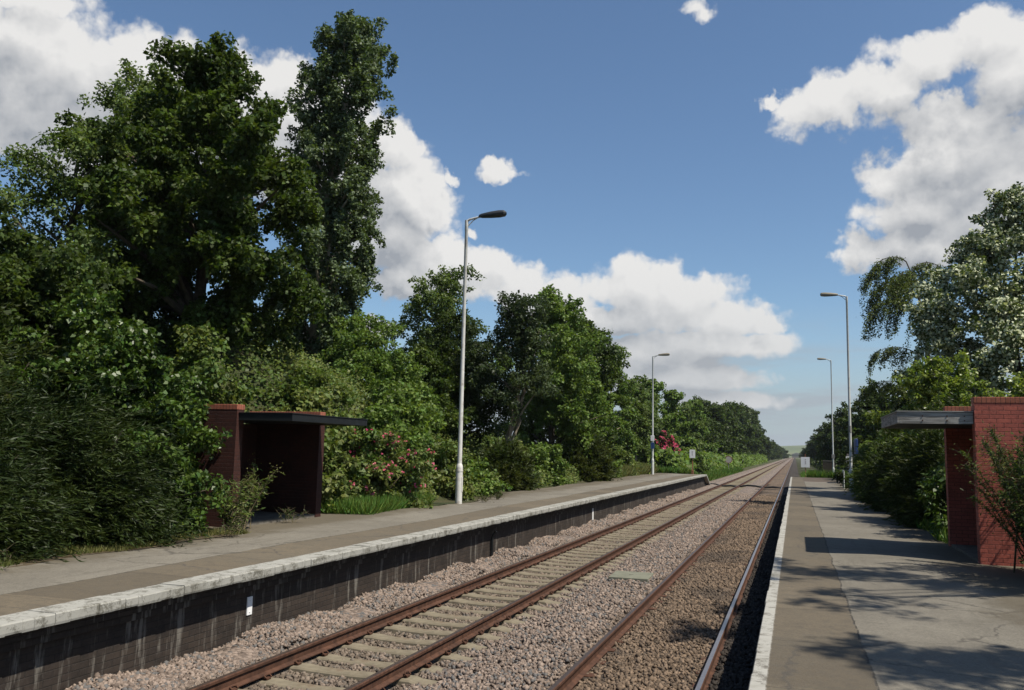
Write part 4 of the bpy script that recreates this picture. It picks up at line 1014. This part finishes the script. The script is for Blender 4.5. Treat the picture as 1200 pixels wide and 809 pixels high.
def weeping_birch():
    x, y = 7.0, 50.5; z0 = gz(x, y)
    r = empty('weeping_birch', (x, y, z0)); tag(r, 'weeping birch trailing thin hanging twigs over the right platform', 'tree')
    mb = MB()
    H = 12.6
    trunk = [Vector((0, 0, -.3)), Vector((.1, .1, 4)), Vector((-.1, 0, 8)), Vector((-.5, 0, 11.2)), Vector((-1.0, 0, H))]
    mb.tube(trunk, [.16, .13, .1, .06, .03], 9)
    LP, LT = [], []
    def strand(p, ln, drift):
        pts = [p.copy()]; q = p.copy(); v = Vector((drift[0], drift[1], -.3))
        n = max(4, int(ln / .22))
        for i in range(n):
            v = (v + Vector((random.uniform(-.1, .1) + drift[0] * .12, random.uniform(-.1, .1), -.28))).normalized()
            q = q + v * (ln / n); pts.append(q.copy())
        mb.tube(pts, [.007 * (1 - .6 * i / len(pts)) + .002 for i in range(len(pts))], 4, cap=False)
        for a, b in zip(pts[:-1], pts[1:]):
            for _ in range(14):
                t = random.random(); p_ = a.lerp(b, t) + Vector((random.gauss(0, .09), random.gauss(0, .09), random.gauss(0, .06)))
                LP.append(p_); LT.append(Vector((random.gauss(0, .6), random.gauss(0, .6), -.8)))
    boughs = [((-1.0, 0, H), (-1.6, -.2, H + .5), (-2.4, -.4, H + .25), (-3.0, -.5, H - .7)), ((-.6, 0, 11.4), (-1.3, .5, 12.2), (-2.1, .8, 11.9), (-2.6, 1., 11.0)),
              ((-.5, 0, 11), (-.9, -.9, 12.2), (-1.3, -1.6, 12.0), (-1.7, -2.0, 11)), ((-.3, 0, 9.5), (-1.2, -.3, 10.8), (-2.0, -.4, 10.8), (-2.6, -.3, 10.0)),
              ((-.1, 0, 9), (.3, -.9, 10.6), (.2, -1.6, 10.8), (-.3, -2.1, 10.2)), ((-.1, 0, 7.0), (-1.1, -.2, 8.1), (-2.1, -.4, 8.0), (-2.9, -.5, 7.4)),
              ((0, 0, 5.0), (-1.2, -.4, 6.2), (-2.4, -.7, 6.2), (-3.4, -.9, 5.5)), ((-.8, 0, 12), (-.2, .2, 12.9), (.6, .3, 12.6), (1.2, .3, 11.8))]
    for b in boughs:
        b = [Vector(p) for p in b]; fine = []
        for i in range(13):
            t = i / 12; fine.append(b[0] * (1 - t) ** 3 + b[1] * 3 * t * (1 - t) ** 2 + b[2] * 3 * t * t * (1 - t) + b[3] * t ** 3)
        mb.tube(fine, [.035 * (1 - .85 * i / 12) for i in range(13)], 6, cap=False)
        for i in range(2, 13):
            for k in range(3): strand(fine[i] + Vector((random.gauss(0, .12), random.gauss(0, .15), 0)), random.uniform(.8, 2.3) * (1. if b[0].z > 8 else .6), (-.25 + random.uniform(-.15, .1), random.uniform(-.2, .2)))
    mb.build('trunk', M['bark'], r, True)
    P = np.array([tuple(p) for p in LP]); Tt = np.array([tuple(p) for p in LT]); n = len(P)
    N = unit(rng.normal(size=(n, 3)) + np.array([0, -.3, .3]))
    L = .1 * rng.uniform(.7, 1.3, n)
    V, F = leaf_VF(P, N, L, L * .36, Tt)
    link(bpy.data.objects.new('crown', np_mesh('crown', V, F, M['l_birch'])), r)
weeping_birch()

# trees beyond the right edge that throw the streaky shade on the platform
T('lime_tree', 'tall loose leafed tree beside the right platform in front of the red shelter', 'tree', 8.3, 12.2, 15.2, [(.42, 1.2), (.55, 2.3), (.72, 2.2), (.9, 1.6), (1., .4)], 120, .45, 110, .13, 'l_green', .16, limbs=60, squash=.3, lobes=.5, aspect=.36, bough=.7, per=5)
T('lime_tree', 'shorter loose leafed tree beside the right platform nearer the viewer', 'tree', 8.0, 6.9, 12.6, [(.5, 1.2), (.65, 2.1), (.85, 1.9), (1., .4)], 105, .45, 110, .13, 'l_green', .14, limbs=50, squash=.3, lobes=.5, aspect=.36, bough=.6, per=5)

def twiggy(name, label, cat, loc, n_st, h, spread, lean, leaf_mat, leaf_L, leaf_W, leaves, seed_mat=None, stem='stem', rbase=.012, arch=.25):
    r = empty(name, loc); tag(r, label, cat)
    mb = MB(); P, Tt, S = [], [], []
    for k in range(n_st):
        a = random.uniform(0, 6.28); hh = h * random.uniform(.5, 1.05); sp = spread * random.uniform(.2, 1)
        b0 = Vector((random.gauss(0, spread * .2), random.gauss(0, spread * .2), 0))
        tip = b0 + Vector((math.cos(a) * sp + lean[0] * hh, math.sin(a) * sp + lean[1] * hh, hh))
        mid = b0.lerp(tip, .55) + Vector((0, 0, arch * hh * .5))
        pts = [b0 * (1 - t) ** 2 + mid * 2 * t * (1 - t) + tip * t * t for t in [i / 7 for i in range(8)]]
        mb.tube(pts, [rbase * (1 - .75 * i / 7) for i in range(8)], 5)
        for _ in range(leaves):
            t = random.uniform(.12, 1) ** .7; i = min(int(t * 7), 6); p = pts[i].lerp(pts[i + 1], t * 7 - i)
            d = Vector((random.gauss(0, 1), random.gauss(0, 1), random.gauss(.2, .6))).normalized()
            if t > .35 and random.random() < .25:
                q = p + d * random.uniform(.06, .22); mb.tube([p, q], [.004, .002], 4, cap=False); p = q
            P.append(p); Tt.append(d)
        if seed_mat is not None:
            for _ in range(18): S.append(tip + Vector((random.gauss(0, .05), random.gauss(0, .05), random.gauss(0, .08))))
    mb.build('stem', M[stem], r)
    P = np.array([tuple(p) for p in P]); Tt = np.array([tuple(p) for p in Tt]); n = len(P)
    N = unit(rng.normal(size=(n, 3)) * .7 + np.array([0, 0, .8]))
    V, F = leaf_VF(P, N, leaf_L * rng.uniform(.6, 1.3, n), leaf_W, Tt)
    mats, mi = [M[leaf_mat]], None
    if seed_mat is not None:
        S = np.array([tuple(p) for p in S]); n = len(S)
        V2, F2 = leaf_VF(S, unit(rng.normal(size=(n, 3))), .03, .012)
        mi = np.concatenate([np.zeros(len(F)), np.ones(len(F2))]); F = np.concatenate([F, F2 + len(V)]); V = np.concatenate([V, V2]); mats.append(M[seed_mat])
    link(bpy.data.objects.new('foliage', np_mesh('foliage', V, F, mats, mi)), r)
    return r
twiggy('tall_weed', 'straggly tall weed growing in front of the left shelter opening', 'weed', (-10.3, 14.5, .91), 11, 1.25, .4, (.18, .1), 'l_bramble', .1, .018, 40, 'grass_dry')
twiggy('tall_weed', 'brownish weed clump at the left shelter wall base', 'weed', (-10.25, 14.1, .91), 22, .95, .4, (.05, .0), 'l_bramble', .12, .02, 30, 'grass_dry')
twiggy('tamarisk_bush', 'thin stemmed feathery shrub against the red shelter wall', 'bush', (3.8, 15.8, .76), 85, 2.2, 1.0, (-.05, -.05), 'l_bramble', .06, .011, 260, None, 'stem', .012, .4)
twiggy('tamarisk_bush', 'bushy weeds at the right picture edge under the thin shrub', 'bush', (4.0, 14.6, .76), 85, 1.75, .95, (-.05, 0), 'l_bramble', .075, .016, 220, None, 'stem', .01, .4)
twiggy('tall_weed', 'low weed tuft on the right platform edge', 'weed', (3.2, 12.0, .78), 14, .32, .3, (-.1, 0), 'l_hedge', .06, .012, 30)

# ------------------------------------------------------------------ ground cover: undergrowth and grass (nobody could count it)
def scatter(n, x0, x1, y0, y1, pw=1.0):
    return rng.uniform(x0, x1, n), y0 + (y1 - y0) * rng.random(n) ** pw
def undergrowth(name, label, n, x0, x1, y0, y1, mat, L, hgt, mask=None, pw=1.3, aspect=.36):
    X, Y = scatter(n, x0, x1, y0, y1, pw)
    if mask is not None: k = mask(X, Y); X, Y = X[k], Y[k]
    n = len(X)
    cl = .5 + .5 * np.sin(X * 2.3 + np.sin(Y * 1.1) * 2) * np.sin(Y * 1.9 + np.cos(X * .7) * 2)
    Z = ground_z(X, Y) + rng.random(n) ** 1.2 * hgt * (.35 + .9 * cl)
    N = unit(np.array([.25, -.2, .8]) + rng.normal(size=(n, 3)) * .5)
    Ls = L * rng.uniform(.6, 1.3, n) * (1 + np.clip(Y - 30, 0, 60) * .012)
    V, F = leaf_VF(np.stack([X, Y, Z], 1), N, Ls, Ls * aspect)
    tag(link(bpy.data.objects.new(name, np_mesh(name, V, F, M[mat]))), label, 'undergrowth', kind='stuff')
undergrowth('undergrowth', 'tangled bramble and nettle undergrowth covering the left bank', 190000, -20, -10.7, 5, 72, 'l_bramble', .12, .75,
            lambda X, Y: ~((X > -12.85) & (Y > 13.4) & (Y < 18.6)) & ~((X > -11.3) & (Y < 20)) & (X < -10.9 - .3 * np.sin(Y)))
undergrowth('undergrowth', 'low green undergrowth along the right hedge foot', 60000, 3.3, 8.5, 8, 75, 'l_hedge', .11, .5, lambda X, Y: ~((X < 5.4) & (Y > 16.7) & (Y < 20.4)) & (X > 3.35 + .0 * Y + .25 * np.sin(Y * 1.3)))
undergrowth('undergrowth', 'shrubby green growth on the verges along the far lines', 60000, -17, -9.6, 76, 330, 'l_green', .3, 2.2, None, 1.7)
undergrowth('undergrowth', 'shrubby growth along the far right verge', 40000, 4.6, 11, 80, 400, 'l_dark', .32, 2.4, None, 1.7)

def grass(name, label, n, region, mat, h, mask=None, pw=1.0):
    x0, x1, y0, y1 = region
    X, Y = scatter(n, x0, x1, y0, y1, pw)
    if mask is not None: k = mask(X, Y); X, Y = X[k], Y[k]
    n = len(X); Z = ground_z(X, Y)
    base = np.stack([X, Y, Z], 1)
    T_ = unit(rng.normal(size=(n, 3)) * np.array([.45, .45, .1]) + np.array([.1, 0, 1.]))
    N = unit(np.cross(T_, rng.normal(size=(n, 3))))
    hh = h * rng.uniform(.4, 1.2, n)
    V, F = leaf_VF(base, N, hh, .007 + hh * .012 + np.clip(Y - 30, 0, 80) * .0002, T_, .05)
    tag(link(bpy.data.objects.new(name, np_mesh(name, V, F, M[mat]))), label, 'grass', kind='stuff')
grass('grass', 'bright green grass tuft patch at the foot of the rose bush', 16000, (-11.2, -9.75, 18.9, 24.2), 'grass', .42, lambda X, Y: (X + 10.6 < .75 - .12 * (Y - 19)))
grass('grass', 'long yellowish grass on the verge before the far left lamp', 22000, (-12.8, -10.9, 48, 71), 'grass_dry', .8)
grass('grass', 'rough green grass along the left verge beyond the platform', 24000, (-11.5, -8.4, 74, 150), 'grass', .75, None, 1.6)
grass('grass', 'rough grass on the right verge past the platform end', 26000, (.9, 5.0, 78.5, 130), 'grass', .75, None, 1.4)
grass('grass', 'mossy weeds along the back edge of the left platform', 26000, (-10.6, -9.75, 4, 14), 'grass_dry', .14, lambda X, Y: (X < -9.85 - .2 * np.sin(Y * 2.1)))
grass('grass', 'weeds and grass at the hedge foot on the right platform', 18000, (2.95, 3.6, 20.5, 60), 'grass', .4, lambda X, Y: (X > 3.15 + .2 * np.sin(Y * 1.7)))

r = None
for (x, y, h, lab) in [(-9.3, 25.6, .22, 'small dark weed sprouting right of the nearest lamp post base'), (-9.4, 27.2, .18, 'tiny weed in the paving beyond the nearest lamp post'), (-10.3, 16.2, .3, 'dry weed at the front of the dark shelter floor'), (-9.6, 13.2, .35, 'short green weed at the corner of the dark swept shrub'), (-9.65, 8.4, .25, 'little pale weed on the mossy edge of the left platform')]:
    twiggy('small_weed', lab, 'weed', (x, y, .915), 12, h, h * .9, (0, 0), 'l_hedge', .05, .012, 16, None, 'stem', .004)

# soil strip along the back edge of the left platform
mb = MB()
mb.add([(-9.75 + .1 * math.sin(k * 1.3), 1 + k * .5, .918) for k in range(26)] + [(-12.4, 1 + k * .5, .95) for k in range(26)], [(k, k + 1, 27 + k, 26 + k) for k in range(25)])
tag(mb.build('soil', M['dirt']), kind='structure')

# ------------------------------------------------------------------ air
mb = MB(); mb.box(-4100, 4100, -420, 5200, -11, 52)
hm = bpy.data.materials.new('haze_air'); hm.use_nodes = True
ht = NT(hm.node_tree); ht.n.clear()
ho = ht.new('ShaderNodeOutputMaterial'); hv = ht.new('ShaderNodeVolumePrincipled')
hv.inputs['Color'].default_value = (.86, .92, 1, 1); hv.inputs['Density'].default_value = .00009; hv.inputs['Anisotropy'].default_value = .2
ht.l.new(hv.outputs[0], ho.inputs['Volume'])
tag(mb.build('haze', hm), 'thin pale air haze over the far fields', 'haze', kind='stuff')

# ------------------------------------------------------------------ camera
f, vp, roll = 1000., (931.6, 534.2), .0224
yv = Vector(((vp[0] - 600) / f, (vp[1] - 404.5) / f, 1)).normalized()
up0 = Vector((math.sin(roll), -math.cos(roll), 0)); uv = (up0 + Vector((0, 0, 1)) * (-up0.dot(yv) / yv.z)).normalized()
xv = yv.cross(uv)
if xv.x < 0: xv = -xv
right = Vector((xv.x, yv.x, uv.x)); down = Vector((xv.y, yv.y, uv.y)); fwd = Vector((xv.z, yv.z, uv.z))
cam = bpy.data.cameras.new('camera'); cam.sensor_width = 36; cam.lens = 30.0; cam.clip_end = 12000; cam.clip_start = .05
co = bpy.data.objects.new('camera', cam); COL.objects.link(co)
mw = Matrix.Identity(4)
for i in range(3): mw[i][0] = right[i]; mw[i][1] = -down[i]; mw[i][2] = -fwd[i]
mw.translation = (0, 0, 2.58); co.matrix_world = mw
SC.camera = co

# ------------------------------------------------------------------ sun and sky
SUN_AZ, SUN_EL = 105., 58.
sd = Vector((math.sin(R(SUN_AZ)) * math.cos(R(SUN_EL)), math.cos(R(SUN_AZ)) * math.cos(R(SUN_EL)), math.sin(R(SUN_EL))))
sun = bpy.data.lights.new('sun', 'SUN'); sun.energy = 5.0; sun.angle = R(.55); sun.color = (1, .94, .83)
so = bpy.data.objects.new('sun', sun); so.rotation_euler = (-sd).to_track_quat('-Z', 'Y').to_euler(); so.location = (30, -10, 60); COL.objects.link(so)

w = bpy.data.worlds.new('World'); SC.world = w; w.use_nodes = True
t = NT(w.node_tree); t.n.clear()
wo = t.new('ShaderNodeOutputWorld'); bg = t.new('ShaderNodeBackground'); t.l.new(bg.outputs[0], wo.inputs[0])
bg.inputs['Strength'].default_value = .0622
sky = t.new('ShaderNodeTexSky', sky_type='NISHITA'); sky.sun_disc = False
sky.sun_elevation = R(SUN_EL); sky.sun_rotation = R(SUN_AZ); sky.altitude = 50; sky.air_density = 1.0; sky.dust_density = .6; sky.ozone_density = 2.5

# clouds: heaps given as (azimuth, elevation, half width, half height) in degrees
CLOUDS = [(-50.0, 21.9, 3.6, 2.7, 1.18), (-46.3, 21.3, 4.9, 2.8, 1.18), (-47.9, 18.6, 4.2, 2.4, 1.18), (-42.4, 21.6, 4.1, 2.9, 1.18), (-37.7, 21.8, 4.4, 3.0, 1.18), (-35.1, 22.9, 2.8, 1.8, 1.18), (-39.6, 19.0, 6.4, 2.5, 1.18), (-53.2, 18.9, 3.8, 3.5, 1.18), (-54.4, 23.5, 5.0, 2.1, 1.18), (-49.8, 24.3, 3.7, 1.1, 1.18), (-35.8, 17.9, 8.4, 2.6, 1.18), (-31.6, 20.5, 4.6, 3.1, 1.18), (-27.2, 19.8, 1.7, 2.1, 1.18), (-26.2, 16.0, 3.5, 3.0, 1.18), (-27.2, 13.2, 2.6, 2.5, 1.18), (-29.1, 16.9, 3.5, 3.2, 1.18), (-24.3, 12.2, 3.2, 2.0, 1.18), (-20.8, 11.7, 2.9, 1.6, 1.18), (-26.0, 11.0, 2.6, 1.2, 1.18), (-17.3, 10.4, 2.9, 1.8, 1.18), (-14.9, 9.6, 2.3, 2.0, 1.18), (-10.1, 10.2, 2.8, 2.0, 1.18), (-7.0, 9.5, 3.8, 2.1, 1.18), (-3.7, 8.7, 2.8, 1.4, 1.18), (-1.5, 8.4, 1.1, 0.7, 1.18), (-11.5, 8.5, 3.4, 0.9, 1.18), (-8.9, 6.3, 4.2, 1.0, 1.4), (-5.0, 7.0, 4.3, 0.8, 1.4), (-7.0, 4.9, 4.3, 0.8, 1.4), (-4.5, 3.5, 3.5, 0.6, 1.35), (-10.3, 5.1, 2.5, 1.4, 1.25), (-2.3, 6.9, 1.9, 0.6, 1.15), (-12.6, 6.2, 2.3, 1.7, 1.18), (1.9, 21.6, 2.2, 1.8, 1.1), (4.5, 22.1, 3.0, 2.0, 1.12), (7.8, 23.4, 3.3, 1.9, 1.12), (11.2, 24.0, 3.1, 1.9, 1.12), (13.8, 21.9, 3.3, 2.7, 1.15), (9.8, 20.1, 4.9, 1.2, 1.1), (-0.3, 22.6, 1.0, 0.7, 0.8), (5.4, 17.3, 2.2, 1.6, 1.18), (8.8, 17.7, 3.2, 2.4, 1.18), (12.0, 18.0, 3.4, 2.6, 1.18), (15.0, 16.3, 3.6, 3.7, 1.18), (7.8, 15.3, 4.1, 2.0, 1.18), (10.9, 13.7, 3.5, 2.0, 1.18), (3.2, 12.8, 1.6, 1.3, 1.18), (5.7, 13.1, 2.0, 1.2, 1.18), (8.1, 12.7, 2.3, 1.1, 1.18), (-27.6, 7.8, 1.7, 0.7, 1.18), (-30.3, 7.1, 2.2, 0.6, 1.18), (-22.8, 18.5, 1.1, 0.8, 0.62), (-19.3, 18.7, 1.9, 0.9, 0.62), (-5.2, 27.7, 3.4, 1.3, 0.5), (-20.9, 14.6, 1.1, 0.6, 0.7), (17.1, 9.9, 3.0, 2.3, 1.18), (18.9, 21.9, 3.6, 3.0, 1.18)]
g = bpy.data.node_groups.new('cloud_density', 'ShaderNodeTree')
g.interface.new_socket('P', in_out='INPUT', socket_type='NodeSocketVector')
g.interface.new_socket('D', in_out='OUTPUT', socket_type='NodeSocketFloat')
g.interface.new_socket('S', in_out='OUTPUT', socket_type='NodeSocketFloat')
gt = NT(g); gi = gt.new('NodeGroupInput'); go = gt.new('NodeGroupOutput')
p0 = gi.outputs[0]
w1 = gt.noise(.11, 2, .5, p0, 'Color', 0, '2D'); w2 = gt.noise(.5, 4, .6, p0, 'Color', 0, '2D')
amp = gt.ramp(gt.sep(p0)[1], 3., 15., .3, 1.)
ampv = gt.comb(amp, amp, 0.)
pw = gt.vmath('ADD', p0, gt.vmath('MULTIPLY', gt.scale(gt.vmath('SUBTRACT', w1, (.5, .5, .5)), (4.5, 3.5, 0)), ampv))
pw = gt.vmath('ADD', pw, gt.vmath('MULTIPLY', gt.scale(gt.vmath('SUBTRACT', w2, (.5, .5, .5)), (2.2, 2.0, 0)), ampv))
acc = None
for (a, e, ra, re, wt) in CLOUDS:
    q = gt.vmath('MULTIPLY', gt.vmath('SUBTRACT', pw, (a, e, 0)), (1 / ra, 1 / re, 0))
    v = gt.math('SUBTRACT', wt, gt.vmath('LENGTH', q))
    acc = v if acc is None else gt.math('MAXIMUM', acc, v)
fb = gt.noise(.3, 5, .6, p0, 'Fac', 0, '2D')
def puffs(scale):
    v = gt.new('ShaderNodeTexVoronoi', feature='SMOOTH_F1', voronoi_dimensions='2D'); v.inputs['Scale'].default_value = scale; v.inputs['Smoothness'].default_value = .35
    gt.l.new(gt.vmath('MULTIPLY', gt.vmath('ADD', p0, gt.scale(w2, (.9, .9, 0.))), (1., 1.15, 0.)), v.inputs['Vector'])
    return gt.math('SUBTRACT', .42, v.outputs['Distance'])
pf = gt.math('ADD', gt.math('MULTIPLY', puffs(.36), .75), gt.math('ADD', gt.math('MULTIPLY', puffs(.85), .42), gt.math('MULTIPLY', puffs(2.0), .22)))
d = gt.math('ADD', gt.math('MAXIMUM', acc, -1.), gt.math('MULTIPLY', gt.math('SUBTRACT', fb, .5), .75))
d = gt.math('ADD', d, gt.math('MULTIPLY', pf, .58))
d = gt.math('SUBTRACT', d, .03)
gt.l.new(d, go.inputs[0]); gt.l.new(gt.math('ADD', gt.math('MULTIPLY', acc, .75), gt.math('MULTIPLY', d, .35)), go.inputs[1])

dirv = t.vmath('NORMALIZE', t.new('ShaderNodeTexCoord').outputs['Generated'])
dx, dy, dz = t.sep(dirv)
az = t.math('MULTIPLY', t.math('ARCTAN2', dx, dy), 57.29578)
el = t.math('MULTIPLY', t.math('ARCSINE', dz), 57.29578)
P = t.comb(az, el, 0.)
def dens(pv):
    n = t.new('ShaderNodeGroup'); n.node_tree = g; t.l.new(pv, n.inputs[0]); return n.outputs
d0, s0 = dens(P)[:2]; d1, s1 = dens(t.vmath('ADD', P, (.4, 1.1, 0.)))[:2]; d2, s2 = dens(t.vmath('ADD', P, (1.2, 3.4, 0.)))[:2]
mask = t.ramp(d0, -.1, .34)
od = t.math('ADD', t.math('MULTIPLY', t.math('MAXIMUM', s1, 0.), .35), t.math('MULTIPLY', t.math('MAXIMUM', s2, 0.), 1.5))
relief = t.math('MULTIPLY', t.math('SUBTRACT', d0, d1), .42)
lit = t.math('ADD', t.math('EXPONENT', t.math('MULTIPLY', od, -.95)), relief, clamp=True)
lit = t.math('POWER', lit, .75)
ccol = t.mix(lit, (4.1, 4.35, 4.75), (9.9, 9.75, 9.5))
lowf = t.ramp(el, 0., 14., .6, 0.)
ccol = t.mix(lowf, ccol, (5.6, 5.9, 6.3))
# thin layered haze clouds low down
lay = t.noise(1., 6, .6, t.comb(t.math('MULTIPLY', az, .07), t.math('MULTIPLY', el, .5), 3.))
laym = t.math('MULTIPLY', t.ramp(lay, .42, .62), t.ramp(el, 10., 3., 0., .8))
skyb = t.mix(1., sky.outputs[0], (1.2, 1.33, 1.4), 'MULTIPLY')
skyb = t.mix(t.ramp(el, 9., 0., 0., .8), skyb, (4.5, 5.3, 6.1))
skyc = t.mix(laym, skyb, (4.6, 5.1, 5.7))
fin = t.mix(t.math('MULTIPLY', mask, .96), skyc, ccol)
t.l.new(fin, bg.inputs[0])

SC.view_settings.view_transform = 'Standard'; SC.view_settings.look = 'None'
SC.view_settings.exposure = .45; SC.view_settings.gamma = 1; SC.view_settings.use_curve_mapping = False
SC.render.engine = 'CYCLES'
SC.cycles.max_bounces = 4; SC.cycles.diffuse_bounces = 2; SC.cycles.glossy_bounces = 1; SC.cycles.transmission_bounces = 2; SC.cycles.volume_bounces = 0; SC.cycles.transparent_max_bounces = 8
SC.cycles.use_denoising = True
w.cycles.sampling_method = 'NONE'
SC.cycles.sample_clamp_indirect = 8
SC.render.use_persistent_data = False
